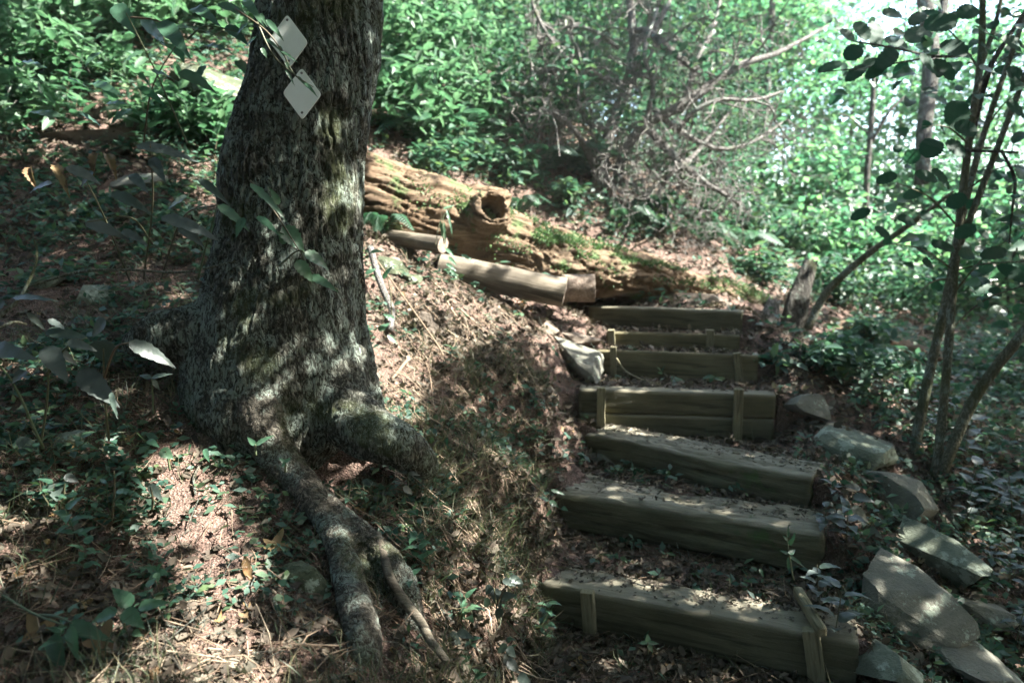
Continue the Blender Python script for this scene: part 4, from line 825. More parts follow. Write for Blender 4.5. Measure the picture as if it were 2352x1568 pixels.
# ------------------------------------------------------------------ foreground plants
def plant(label, stems, lv, mat='plant', name='plant', z0=None, cat='plant', serr=.09, shape='ovate', thick=.0028):
    """stems: lists of (px,py,z); lv: (x0,y0,z0,x1,y1,z1,widthpx[,mat])"""
    pts0 = P(*stems[0][0]) if stems else P(*lv[0][:3]); e = empty(name, pts0, label, cat)
    for s in stems:
        stick_tubes('stem', [(PP(*s), [thick*1.3, thick, thick*.6])], 'stem', e, pts0, 6)
    for l in lv:
        m = l[7] if len(l) > 7 else mat; b, t = P(*l[0:3]), P(*l[3:6]); ww = l[6]/FPX*l[2]
        bigleaf('leaf', b, t, ww, m, e, pts0, (random.uniform(-.3, .3), -.75, .8), serr, .10, .10, shape)
    return e
def lz(z, rows, dz=.05, mat=None):
    out = []
    for (a, b, c, d, w_) in rows:
        z1 = z+random.uniform(-dz, dz); r_ = (a, b, z1, c, d, z1+random.uniform(-dz, dz), w_); out.append(r_+((mat,) if mat else ()))
    return out
plant('broad dull lilac green leaves on long stalks in the shade at the left edge',
      [[(90, 1050, 2.05), (110, 900, 1.85), (105, 800, 1.75)], [(250, 1010, 2.05), (240, 900, 1.85), (238, 800, 1.75)], [(105, 860, 1.8), (150, 800, 1.75), (200, 775, 1.75)], [(238, 870, 1.8), (265, 800, 1.75), (300, 785, 1.75)], [(100, 1030, 1.9), (30, 880, 1.8), (-40, 800, 1.7)]],
      lz(1.75, [(241, 780, 244, 842, 70), (296, 785, 407, 842, 40), (104, 762, 209, 774, 34), (153, 785, 225, 804, 28), (104, 795, 155, 878, 48), (183, 851, 270, 932, 56), (129, 799, 182, 840, 20), (245, 735, 206, 775, 42), (-45, 800, 82, 818, 52), (28, 684, 127, 684, 18), (63, 717, 106, 760, 16), (108, 736, 160, 758, 24), (255, 900, 268, 960, 14), (60, 850, 25, 880, 30), (10, 690, -30, 730, 30)]), 'lilac', serr=.07)
plant('small three leaved seedling in front of the left buttress', [[(352, 950, 2.2), (350, 900, 2.15), (348, 868, 2.1)]], lz(2.1, [(348, 868, 395, 856, 16), (348, 868, 318, 860, 14), (348, 872, 370, 897, 14)]), 'lilac')
plant('tall weed with drooping dull leaves left of the trunk',
      [[(330, 640, 2.6), (350, 470, 2.3), (345, 330, 2.1)], [(370, 640, 2.6), (420, 500, 2.3), (500, 470, 2.1)], [(300, 650, 2.6), (240, 500, 2.3), (190, 400, 2.2)], [(350, 560, 2.4), (300, 500, 2.2), (200, 510, 2.1)]],
      lz(2.15, [(312, 334, 458, 364, 38), (348, 362, 378, 416, 28), (456, 410, 532, 472, 22), (153, 383, 232, 420, 34), (195, 511, 298, 546, 38), (369, 497, 510, 547, 40), (257, 442, 350, 488, 34), (215, 395, 180, 430, 26), (280, 530, 340, 560, 24), (410, 520, 470, 565, 26), (300, 400, 340, 440, 26), (120, 420, 60, 440, 24), (430, 450, 380, 480, 22)]), 'lilac', serr=.05)
plant('pale half lit leaves hanging in front of the trunk base of the vine', [[(455, 640, 2.3), (480, 540, 2.2), (500, 470, 2.1)]], lz(2.12, [(501, 470, 574, 527, 28), (560, 500, 540, 545, 22), (591, 497, 642, 537, 20)]), 'plant', serr=.07)
plant('bright green creeper hanging across the middle of the trunk', [[(575, 415, 2.15), (640, 500, 2.15), (690, 580, 2.15)], [(640, 610, 2.2), (690, 575, 2.15), (720, 620, 2.15)], [(690, 575, 2.15), (715, 625, 2.15), (775, 665, 2.2)]],
      lz(2.13, [(574, 421, 664, 506, 22), (648, 522, 702, 578, 50), (700, 578, 758, 618, 34), (680, 598, 722, 650, 34), (712, 632, 778, 668, 24), (640, 470, 620, 430, 20), (655, 560, 640, 530, 22)], .03), 'plant', serr=.1, cat='creeper', name='creeper')
plant('thin vine with narrow leaves creeping over the white diamond markers', [[(540, 20, 2.2), (610, 70, 2.18), (650, 120, 2.2)], [(590, 50, 2.2), (630, 130, 2.2), (700, 190, 2.22)], [(650, 120, 2.2), (675, 170, 2.2), (720, 200, 2.22)]],
      lz(2.2, [(598, 30, 614, 62, 10), (612, 45, 652, 92, 16), (590, 85, 560, 110, 16), (640, 105, 654, 132, 9), (645, 118, 686, 142, 9), (655, 142, 672, 168, 10), (682, 175, 706, 200, 8), (700, 190, 730, 222, 9), (600, 110, 615, 135, 12), (570, 55, 540, 80, 18), (655, 160, 678, 196, 9), (610, 90, 645, 115, 10)], .02), 'plant', serr=.0, cat='vine', name='vine')
plant('leafy branch of dark green leaves hanging over the hillside at the upper left',
      [[(430, 330, 3.0), (360, 170, 2.6), (290, 30, 2.3)], [(330, 330, 2.9), (350, 200, 2.6), (420, 80, 2.4)], [(300, 40, 2.3), (350, 45, 2.3), (400, 60, 2.4)], [(430, 90, 2.4), (480, 60, 2.4), (600, 90, 2.4)]],
      lz(2.5, [(264, 10, 312, 78, 44), (322, 45, 385, 104, 56), (370, 50, 432, 122, 44), (400, 62, 512, 78, 34), (290, 150, 347, 192, 28), (350, 165, 418, 187, 34), (410, 165, 497, 208, 40), (155, 180, 217, 207, 22), (215, 190, 282, 217, 24), (380, 100, 425, 135, 50), (440, 20, 500, 45, 34), (500, 10, 580, 40, 36), (520, 60, 570, 100, 30), (230, 120, 190, 150, 20), (330, 120, 280, 140, 26), (460, 110, 530, 105, 28), (140, 270, 60, 250, 26), (180, 260, 240, 290, 24), (300, 250, 250, 280, 20), (470, 150, 450, 190, 22), (545, 140, 575, 175, 26), (40, 150, 100, 140, 22), (400, 5, 440, -30, 30), (560, 0, 600, 45, 24), (320, 200, 380, 240, 26), (240, 240, 300, 235, 20)], .2), 'shrubone' if 'shrubone' in M else 'plant', serr=.04, cat='branch', name='leafy_branch')
plant('glossy four leaved seedling in the lower left foreground', [[(300, 1490, 1.62), (285, 1430, 1.58), (290, 1400, 1.56)], [(285, 1440, 1.58), (275, 1455, 1.58), (260, 1465, 1.58)]],
      lz(1.56, [(303, 1390, 256, 1348, 38), (318, 1394, 388, 1380, 30), (270, 1402, 204, 1428, 34), (284, 1400, 331, 1442, 40), (289, 1448, 267, 1461, 15), (305, 1450, 329, 1459, 18)], .02), 'plant')
plant('sunlit drooping green leaves on a long arching stalk at the bottom left', [[(-20, 1350, 1.62), (70, 1405, 1.55), (150, 1437, 1.5)], [(90, 1412, 1.55), (130, 1415, 1.52), (165, 1430, 1.5)]],
      lz(1.5, [(160, 1427, 260, 1474, 34), (150, 1440, 108, 1485, 34), (125, 1455, 143, 1558, 50), (164, 1436, 176, 1520, 32), (170, 1500, 205, 1515, 14)], .02), 'plant')
plant('single heart shaped leaf on the soil at the left', [[(120, 1170, 1.9), (125, 1140, 1.87), (128, 1115, 1.85)]], lz(1.85, [(127, 1110, 129, 1150, 38)]), 'lilac', shape='heart', serr=.02)
plant('small oval leaf above the heart shaped one', [[(145, 1150, 1.92), (147, 1120, 1.9), (149, 1100, 1.88)]], lz(1.88, [(148, 1092, 182, 1106, 22)]), 'lilac')
plant('weed with narrow side leaves at the left of the bare soil', [[(255, 1200, 1.9), (262, 1140, 1.88), (262, 1080, 1.86)], [(262, 1150, 1.88), (285, 1130, 1.87), (300, 1128, 1.86)]], lz(1.86, [(266, 1128, 312, 1128, 16), (266, 1152, 296, 1178, 11), (262, 1095, 285, 1080, 11), (245, 1110, 225, 1095, 10)]), 'plant')
plant('pair of leaves at the top of the bare soil', [[(350, 1170, 1.95), (350, 1140, 1.93), (345, 1118, 1.92)]], lz(1.92, [(343, 1112, 374, 1150, 22), (343, 1118, 332, 1106, 14)]), 'lilac')
plant('round grey green leaf low at the left edge', [[(75, 1080, 2.0), (72, 1050, 1.97), (70, 1040, 1.95)]], lz(1.95, [(40, 1006, 82, 1035, 30)]), 'lilac', shape='round')
plant('small leaves at the foot of the left buttress', [[(390, 1080, 2.1), (385, 1050, 2.08), (380, 1035, 2.06)]], lz(2.05, [(369, 1032, 399, 1054, 28), (340, 1010, 365, 1025, 18), (470, 1030, 480, 1060, 14), (440, 1020, 430, 1045, 12)]), 'plant')
plant('two leaf sprout growing on the root', [[(588, 1045, 2.12), (587, 1030, 2.11), (587, 1020, 2.10)]], lz(2.1, [(586, 1022, 567, 1002, 13), (588, 1022, 629, 997, 15)], .01), 'plant')
plant('tiny sprout beside the upper part of the long root', [[(655, 1085, 2.1), (655, 1070, 2.09), (655, 1058, 2.08)]], lz(2.08, [(655, 1062, 640, 1050, 10), (655, 1062, 668, 1050, 12), (655, 1064, 645, 1072, 9)], .01), 'plant')
plant('dark green lobed leaf plant in the middle of the left foreground', [[(362, 1380, 1.75), (362, 1350, 1.73), (360, 1325, 1.72)]], lz(1.72, [(360, 1312, 334, 1300, 18), (360, 1312, 388, 1318, 20), (360, 1312, 372, 1290, 16), (360, 1314, 362, 1338, 18), (360, 1314, 340, 1330, 15), (350, 1280, 340, 1262, 12)], .01), 'plant')
plant('narrow green leaf at the lower left edge', [[(-10, 1520, 1.55), (10, 1500, 1.53), (25, 1480, 1.52)]], lz(1.52, [(0, 1495, 36, 1452, 24), (40, 1480, 52, 1455, 14)]), 'plant')
plant('shaded leaves by the cavity under the right root', [[(790, 1180, 2.3), (795, 1160, 2.28), (800, 1150, 2.26)]], lz(2.25, [(782, 1141, 825, 1180, 38), (860, 1150, 895, 1125, 26), (865, 1150, 850, 1130, 20), (830, 1105, 870, 1112, 18), (925, 1118, 950, 1135, 18)], .04), 'lilac')
plant('four leaved seedling just right of the root end', [[(937, 1120, 2.3), (937, 1100, 2.29), (937, 1088, 2.28)]], lz(2.28, [(937, 1085, 910, 1078, 13), (937, 1085, 965, 1090, 13), (937, 1083, 935, 1062, 12), (939, 1088, 945, 1105, 12)], .01), 'lilac')
plant('pale seedling leaves on the shaded bank', [[(1000, 1130, 2.5), (1002, 1115, 2.5), (1003, 1105, 2.5)]], lz(2.5, [(1003, 1105, 992, 1092, 12), (1003, 1105, 1015, 1100, 12), (1003, 1107, 1000, 1120, 10)], .01), 'plant')
plant('cluster of grey leaves on the bank left of the lowest step', [[(1145, 1430, 2.15), (1140, 1390, 2.14), (1135, 1350, 2.12)], [(1140, 1390, 2.14), (1160, 1350, 2.13), (1180, 1335, 2.12)]], lz(2.12, [(1130, 1345, 1115, 1365, 24), (1135, 1350, 1150, 1400, 28), (1150, 1370, 1185, 1365, 22), (1125, 1375, 1110, 1395, 22), (1155, 1330, 1185, 1345, 18), (1150, 1395, 1140, 1425, 22), (1170, 1325, 1205, 1340, 22), (1185, 1330, 1202, 1350, 20)], .04), 'lilac')
plant('shaded leaf cluster at the bottom centre', [[(1180, 1560, 2.0), (1170, 1520, 1.98), (1165, 1490, 1.96)]], lz(1.96, [(1165, 1480, 1140, 1500, 20), (1165, 1485, 1185, 1510, 22), (1160, 1500, 1180, 1540, 30), (1165, 1515, 1195, 1545, 26), (1190, 1550, 1220, 1568, 26), (1030, 1455, 1060, 1480, 30), (1050, 1450, 1090, 1465, 22)], .03), 'lilac')
plant('bright sprout of small leaves at the bottom centre', [[(1070, 1540, 1.95), (1068, 1525, 1.94), (1068, 1515, 1.93)]], lz(1.93, [(1068, 1515, 1058, 1500, 12), (1068, 1515, 1082, 1505, 13), (1068, 1518, 1060, 1530, 12), (1090, 1555, 1120, 1545, 16), (1100, 1545, 1085, 1535, 12)], .01), 'plant')
plant('pale three leaved sprout in front of the lowest step', [[(1488, 1500, 2.30), (1488, 1488, 2.29), (1488, 1475, 2.28)]], lz(2.28, [(1488, 1474, 1487, 1455, 15), (1488, 1475, 1464, 1476, 10), (1488, 1475, 1515, 1477, 10), (1489, 1478, 1500, 1498, 15)], .01), 'plant')
plant('sprig of narrow pale leaves growing before the right part of the old beam', [[(1822, 1330, 2.6), (1812, 1270, 2.6), (1806, 1222, 2.6)]], lz(2.6, [(1808, 1235, 1812, 1205, 9), (1812, 1250, 1826, 1232, 11), (1812, 1272, 1790, 1262, 9), (1812, 1272, 1828, 1260, 13), (1812, 1276, 1852, 1302, 11), (1811, 1278, 1812, 1312, 14), (1808, 1240, 1798, 1228, 8), (1820, 1240, 1826, 1222, 8), (1744, 1305, 1755, 1325, 10), (1738, 1310, 1725, 1300, 9)], .02), 'plant')
plant('grey leaves clustered at the left end of the old beam', [[(1270, 1180, 2.85), (1275, 1160, 2.83), (1280, 1150, 2.82)]], lz(2.82, [(1260, 1148, 1238, 1140, 12), (1262, 1150, 1285, 1165, 14), (1290, 1165, 1305, 1172, 12), (1265, 1125, 1300, 1135, 10), (1268, 1172, 1252, 1185, 10)], .03), 'plant')
plant('low weed with dull leaves between the old beam and the wedge shaped rock', [[(1925, 1220, 2.9), (1920, 1190, 2.9), (1915, 1160, 2.9)]], lz(2.9, [(1915, 1160, 1890, 1150, 12), (1918, 1165, 1945, 1158, 14), (1920, 1175, 1895, 1172, 14), (1922, 1178, 1950, 1180, 16), (1930, 1190, 1960, 1200, 20), (1915, 1150, 1925, 1130, 12), (1960, 1140, 2010, 1150, 26), (1955, 1165, 2000, 1200, 34), (1975, 1120, 1940, 1115, 20), (1990, 1215, 2030, 1235, 26)], .05), 'lilac')
plant('pale leaves catching light right of the pale stump', [[(1790, 880, 4.6), (1800, 840, 4.6), (1810, 800, 4.6)], [(1800, 840, 4.6), (1840, 830, 4.6), (1870, 820, 4.6)]], lz(4.6, [(1800, 750, 1830, 740, 10), (1810, 760, 1850, 755, 12), (1850, 770, 1890, 785, 12), (1800, 830, 1830, 850, 12), (1830, 835, 1870, 825, 11), (1850, 845, 1885, 838, 11), (1815, 860, 1840, 880, 12), (1790, 850, 1765, 870, 12), (1820, 800, 1845, 790, 12), (1860, 860, 1880, 870, 10), (1880, 790, 1930, 800, 14), (1780, 830, 1800, 812, 12)], .08), 'plant')
plant('little green plant at the right end of the topmost step', [[(1690, 760, 4.9), (1683, 735, 4.9), (1680, 715, 4.9)]], lz(4.9, [(1680, 735, 1665, 728, 10), (1682, 735, 1702, 738, 12), (1680, 715, 1672, 700, 9), (1680, 712, 1690, 700, 9)], .02), 'plant')
plant('curling green leaves on the bank above the sunlit trunk edge', [[(900, 730, 3.4), (895, 660, 3.35), (880, 600, 3.3)]], lz(3.35, [(870, 760, 895, 740, 18), (905, 735, 880, 720, 16), (880, 640, 900, 610, 14), (840, 630, 865, 615, 14), (890, 770, 915, 790, 14), (905, 700, 925, 690, 12), (1060, 585, 1090, 600, 12), (850, 580, 880, 575, 14)], .05), 'plant')
plant('drooping blades of grass with seed heads on top of the short bleached log', [[(1000, 565, 4.2), (1008, 520, 4.2), (1020, 478, 4.2)], [(1020, 560, 4.2), (1018, 500, 4.2), (1040, 475, 4.2)]], lz(4.2, [(1018, 480, 1045, 470, 8), (1025, 480, 1042, 545, 7), (1012, 505, 1018, 560, 6), (1020, 510, 1024, 570, 6), (1022, 570, 1045, 590, 10), (1030, 590, 1050, 610, 10), (1025, 605, 1050, 622, 10), (1035, 620, 1052, 640, 9)], .03), 'plant', name='grass_tuft', serr=0)
plant('dark small weed between the cut log and the big rotten log', [[(1142, 625, 4.6), (1145, 608, 4.6), (1150, 600, 4.6)]], lz(4.6, [(1145, 605, 1128, 608, 6), (1148, 602, 1172, 600, 6), (1146, 612, 1155, 622, 8), (1245, 628, 1265, 630, 8), (1255, 635, 1262, 650, 9)], .02), 'plant')
for k, (a, b) in enumerate([((700, 1000), (1, 1))]): pass
LMK = [(659, 95, 'the upper diamond marker'), (470, 235, 'the mossy ledge behind the trunk'), (215, 318, 'the long low tan stone'), (300, 420, 'the half shaded hillside stone'), (60, 130, 'the fern on the left hillside'), (205, 690, 'the dark mossy rock'), (112, 655, 'the small mossy stone'), (152, 1020, 'the half sunk greenish stone'),
       (705, 1345, 'the round grey boulder'), (628, 1275, 'the star shaped yellow leaf'), (300, 1018, 'the crumpled orange leaf'), (38, 1332, 'the broad grey brown leaf'), (228, 1500, 'the folded tan leaf'), (290, 1400, 'the glossy four leaved seedling'), (128, 1120, 'the heart shaped leaf'), (360, 1315, 'the dark lobed plant'), (460, 1090, 'the curved reddish twig'), (565, 1320, 'the narrow ribbed yellow leaf'), (480, 1230, 'the bare soil patch'),
       (800, 1080, 'the cavity under the root'), (950, 1060, 'the blunt right root'), (730, 1180, 'the fork of the long root'), (890, 1330, 'the pale curved stick'), (960, 1480, 'the lower end of the pale stick'), (1020, 1133, 'the small pale crumpled leaf'), (988, 762, 'the pale angular stone'), (1096, 792, 'the pale oval stone'), (893, 612, 'the greenish flat rock'), (1240, 745, 'the rounded sunlit rock'), (1325, 838, 'the long cracked slab'), (1160, 990, 'the dry lobed leaf'), (1040, 1440, 'the dark stick on the bank'), (1140, 1370, 'the cluster of grey leaves'), (1165, 1510, 'the shaded leaf cluster'),
       (1270, 1150, 'the left end of the cracked beam'), (1250, 1340, 'the left end of the lowest step'), (1330, 1000, 'the left end of the weathered beam'), (1600, 1320, 'the tread behind the lowest step'), (1600, 1540, 'the middle of the bottom edge'), (1330, 1525, 'the wide oak leaf'), (1812, 1255, 'the sprig of pale leaves'), (1850, 945, 'the blocky grey rock'), (1990, 1050, 'the broad flat grey green rock'), (2095, 1170, 'the wedge shaped rock'), (2155, 1290, 'the rounded leaning rock'), (2080, 1395, 'the largest boulder'), (2250, 1420, 'the square grey rock'), (2245, 1545, 'the flat corner rock'), (2150, 1090, 'the foot of the sapling stems'), (2180, 1180, 'the grey stick by the boulders'), (1920, 1180, 'the low dull weed'), (1757, 770, 'the pale stump'), (2290, 850, 'the leaning right stem'), (2000, 800, 'the dark rotten log'), (1600, 870, 'the tallest step')]
_used = {}
def where(px, py, key):
    """nearest landmark and side; None when that place is taken already"""
    px, py = float(px), float(py); q = sorted(LMK, key=lambda l: (l[0]-px)**2+(l[1]-py)**2)[:3]
    for l in q:
        dx, dy = px-l[0], py-l[1]; far = math.hypot(dx, dy)
        if far > 230: continue
        rel = ('right of ' if dx > 0 else 'left of ') if abs(dx) > abs(dy)*1.8 else ('below ' if dy > 0 else 'above ') if abs(dy) > abs(dx)*1.8 else ('below and ' if dy > 0 else 'above and ')+('right of ' if dx > 0 else 'left of ')
        k = (key, rel+l[2])
        if k not in _used: _used[k] = 1; return ('just ' if far < 45 and 'and' not in rel else '')+rel+l[2]
    return None
# ------------------------------------------------------------------ countable weeds, copied
def weed_proto(nl, h, lw, mat):
    e = empty('weed', (0, 0, 0), 'weed', 'weed'); a0 = random.uniform(0, 6)
    stick_tubes('stem', [([np.array([0, 0, -.02]), np.array([.01, -.01, h*.5]), np.array([.02, -.02, h])], [.0022, .0018, .001])], 'stem', e)
    for k in range(nl):
        f = .35+.65*k/nl; a = a0+k*2.4; b = np.array([.02*f, -.02*f, h*f]); L = lw*random.uniform(.7, 1.1); d = np.array([math.cos(a), math.sin(a), random.uniform(.0, .5)]); d /= np.linalg.norm(d)
        bigleaf('leaf', b+d*.008, b+d*L, L*.48, mat, e, (0, 0, 0), (0, 0, 1), .07, .1, .2)
    return e
def place_weed(pr, loc, rz, sc, label, group, first):
    if first: r = pr
    else:
        r = pr.copy(); COL.objects.link(r)
        for ch in pr.children: c = ch.copy(); COL.objects.link(c); c.parent = r
    r.location = loc; r.rotation_euler = (random.uniform(-.3, .1), random.uniform(-.2, .2), rz); r.scale = (sc, sc, sc); tagp(r, label, 'weed', group)
wr = np.random.default_rng(31); random.seed(31)
for (lab_, grp_, box, n, mats, zr) in [('broad leaved hillside weed', 'broad leaved weeds on the left hillside', (10, 560, 20, 420), 46, 'plant', (1.0, 1.9)),
        ('low dull leaved weed', 'shade weeds on the right slope', (1880, 2340, 900, 1540), 34, 'lilac', (.7, 1.2)),
        ('small leafy bank weed', 'small weeds on the bank', (930, 1260, 860, 1540), 26, 'plant', (.35, .7)),
        ('tiny foreground weed', 'small weeds in the left foreground', (10, 560, 900, 1540), 22, 'plant', (.3, .6))]:
    ps = [weed_proto(nl, h, lw, mats) for nl, h, lw in ((7, .16, .09), (5, .10, .07), (9, .24, .10))]; used = [False]*3
    for k in range(n):
        px, py = wr.uniform(box[0], box[1]), wr.uniform(box[2], box[3])
        while any((px-q[0])**2+(py-q[1])**2 < (.30*q[2][0]*FPX/3.0+40)**2 for q in RK): px, py = wr.uniform(box[0], box[1]), wr.uniform(box[2], box[3])
        if 'foreground' in lab_ and abs(px-470) < 140 and 1080 < py < 1420: px = wr.uniform(20, 340)
        wh = where(px, py, 'weed')
        if wh is None: continue
        g = G(px, py); j = k % 3; place_weed(ps[j], g, wr.uniform(0, 6.28), wr.uniform(*zr), lab_+' '+wh, grp_, not used[j]); used[j] = True
# ------------------------------------------------------------------ named fallen leaves
def gleaf(c, size, mat, ang, label, lobes=5, curl=.3, z=None, lift=.012):
    g = G(*c); o = lobed('fallen_leaf', g+np.array([0, -.005, lift]), size, mat, ang, tuple(gn(g[0], g[1])*np.array([1, 1, 1])+np.array([0, -.3, 0])), lobes, None, curl); return tagp(o, label, 'leaf')
gleaf((628, 1275), .115, 'yellow', .8, 'large curled yellow brown star shaped leaf beside the long root', 5, .35, lift=.03)
gleaf((300, 1018), .05, 'yellow', .2, 'crumpled orange brown leaf at the upper edge of the bare soil', 4, .6, lift=.02)
gleaf((38, 1332), .085, 'deadone', .2, 'broad grey brown leaf at the lower left edge', 3, .2)
gleaf((166, 1330), .07, 'deadone', 1.2, 'holed greenish brown leaf in the lower left foreground', 4, .2)
gleaf((228, 1500), .12, 'yellow', .5, 'big folded tan leaf under the drooping green leaves', 3, .5, lift=.03)
gleaf((85, 1470), .10, 'yellow', 1.5, 'sunlit orange brown leaf at the bottom left', 4, .4, lift=.02)
gleaf((1020, 1133), .055, 'deadone', 1.6, 'small pale crumpled leaf alone in the middle of the shaded bank', 3, .4, lift=.02)
gleaf((1160, 990), .06, 'deadone', .4, 'dry lobed leaf on the bank left of the tallest step', 5, .3)
gleaf((1030, 1105), .05, 'deadone', .9, 'dull grey curled leaf just above the pale crumpled one', 4, .4)
gleaf((960, 1310), .08, 'deadone', .9, 'long curled brown leaf right of the root fork', 3, .7, lift=.02)
gleaf((885, 1260), .07, 'deadone', 2.2, 'brown leaf pressed against the right side of the root', 4, .5)
gleaf((1290, 990), .05, 'yellow', .3, 'orange leaf on the slope at the left end of the tallest step', 4, .4, lift=.02)
gleaf((1330, 1525), .075, 'deadone', .7, 'wide oak leaf on the ground before the lowest step', 5, .2)
gleaf((1545, 1540), .07, 'deadone', 2.0, 'pale oak leaf near the middle of the bottom edge', 5, .2)
gleaf((1270, 1440), .05, 'deadone', 1.0, 'rust coloured leaf under the left end of the lowest step', 4, .4)
gleaf((1820, 720), .1, 'yellow', 1.0, 'yellow brown hanging oak leaf by the pale stump', 5, .4, lift=.1)
gleaf((1270, 1230), .05, 'yellow', .4, 'reddish leaf at the left of the tread below the old beam', 3, .4, lift=.015)
gleaf((1720, 1335), .06, 'deadone', 1.4, 'tan leaf on the sunlit tread behind the lowest step', 4, .3)
gleaf((1775, 1345), .045, 'plant', .3, 'green fallen leaf on the tread behind the lowest step', 3, .2)
b, t = G(563, 1290)+np.array([0, 0, .02]), G(580, 1335)+np.array([0, -.02, .015]); o = bigleaf('fallen_leaf', b, t, .024, 'yellow', shape='ell', serr=.03); tagp(o, 'narrow ribbed yellow leaf standing at the tip of the long twig', 'leaf')
for i, (x0, y0, x1, y1, z, lb) in enumerate([(225, 352, 210, 400, 2.9, 'dry yellow curled leaf hanging in the weeds at the left'), (245, 355, 268, 405, 2.9, 'second dry curled leaf hanging right of the first one'), (125, 380, 158, 445, 2.6, 'long tan twisted leaf hanging lowest in the weeds'), (70, 385, 78, 430, 2.6, 'pale shrivelled leaf hanging nearest the left edge')]):
    o = bigleaf('dried_leaf', P(x0, y0, z), P(x1, y1, z-.05), 24/FPX*z, 'deadone', serr=.15, fold=.5, droop=.2); tagp(o, lb, 'leaf')
# ------------------------------------------------------------------ sticks
def stick(label, pts, rads, mat='deadbark', name='stick', lift=None):
    q = PP(*pts) if len(pts[0]) == 3 else [G(*p)+np.array([0, 0, lift if lift is not None else rads[0]]) for p in pts]
    o = stick_tubes(name, [(q, rads)], mat, None, q[0], 8); o.location = tuple(q[0]); return tagp(o, label, 'stick' if name != 'cane' else 'cane')
stick('thick pale curved stick running down the bank right of the forked root', [(868, 1275), (885, 1330), (900, 1385), (935, 1440), (965, 1480), (990, 1530), (1030, 1580)], [.012, .014, .014, .015, .014, .012, .010], 'cutlog', lift=.07)
stick('straight brown twig slanting down from the yellow leaf to the root', [(582, 1330), (660, 1385), (740, 1430), (860, 1505)], [.0035, .004, .0045, .004], 'root', lift=.02)
stick('curved reddish twig at the top of the bare soil', [(505, 1055), (470, 1070), (447, 1110), (450, 1150)], [.0035, .004, .0045, .003], 'root', lift=.02)
stick('knobbly reddish twig at the foot of the buttress', [(450, 945), (478, 985), (500, 1035), (530, 1075)], [.003, .0045, .005, .004], 'root', lift=.02)
stick('pale bare twig rising at the left edge', [(-15, 735, 1.8), (40, 690, 1.8), (78, 620, 1.85), (85, 575, 1.9), (78, 550, 1.9)], [.006, .005, .004, .003, .002], 'sapbark')
stick('lower pale twig at the left edge', [(-15, 762, 1.85), (30, 740, 1.85), (60, 745, 1.9)], [.005, .004, .003], 'sapbark')
stick('dead branch lying under the weeds left of the trunk', [(60, 660, 2.6), (180, 625, 2.6), (290, 620, 2.5), (420, 625, 2.4), (540, 600, 2.3)], [.004, .006, .005, .004, .003], 'sapbark')
stick('dark stick lying down the shaded bank to the bottom edge', [(925, 1320), (975, 1370), (1010, 1420), (1060, 1470), (1120, 1540), (1150, 1600)], [.006, .006, .006, .006, .005, .004], 'farbark', lift=.03)
stick('short forked stick at the end of the lowest step', [(1145, 1300), (1200, 1320), (1230, 1370), (1270, 1420)], [.005, .006, .004, .003], 'farbark', lift=.03)
stick('green white bent cane leaning behind the left stake of the brown plank step', [(1415, 822, 4.22), (1435, 850, 4.2), (1470, 870, 4.12), (1510, 882, 4.05)], [.007, .006, .005, .003], 'stake', 'cane')
stick('weathered root arching down the sunlit bank beside the trunk', [(850, 570, 3.95), (870, 640, 3.8), (900, 710, 3.6), (895, 760, 3.45)], [.02, .02, .018, .014], 'deadbark', lift=0)
stick('straight bleached stalk on the sunlit bank', [(860, 590, 3.9), (940, 700, 3.7), (1010, 800, 3.5), (1030, 850, 3.35)], [.004, .004, .004, .003], 'straw', lift=0)
stick('long pale stalk lying down the bank past the dark stone', [(990, 650), (1060, 720), (1120, 770)], [.005, .005, .004], 'straw', lift=.02)
stick('second long pale stalk beside the first on the bank', [(1010, 670), (1050, 740), (1080, 770)], [.005, .005, .004], 'straw', lift=.025)
stick('thin pale stem trailing from the sunlit bank into shade', [(925, 770), (980, 850), (1000, 960), (1040, 1040)], [.003, .003, .003, .002], 'straw', lift=.03)
stick('broken sunlit stick in the hollow right of the trunk', [(900, 880), (950, 830), (1010, 870)], [.008, .009, .006], 'straw', lift=.02)
stick('grey stick on the ground right of the largest boulder', [(2150, 1130), (2180, 1180), (2200, 1230)], [.01, .009, .006], 'sapbark', lift=.02)
stick('mossy fallen branch beyond the wedge shaped rock', [(2120, 1060), (2165, 1110), (2180, 1160)], [.014, .012, .008], 'sapbark', lift=.02)
stick('pale twig in the lower right corner', [(2200, 1540), (2230, 1515), (2245, 1490)], [.004, .004, .002], 'straw', lift=.03)
stick('bright stick lying on the sunny leaf litter above the log', [(1460, 575), (1500, 555), (1525, 540)], [.008, .009, .006], 'straw', lift=.05)
stick('thin crooked stick on the tread at the right of the lowest step', [(1880, 1330), (1930, 1370), (1960, 1400)], [.004, .005, .003], 'farbark', lift=.02)
stick('grey stick angled over the soil at the bottom left', [(620, 1380), (640, 1420), (645, 1470)], [.006, .006, .004], 'root', lift=.02)
stick('bare stick leaning over the shade at the right edge', [(2352, 1110), (2300, 1150), (2250, 1200), (2200, 1210)], [.007, .007, .005, .004], 'sapbark', lift=.06)
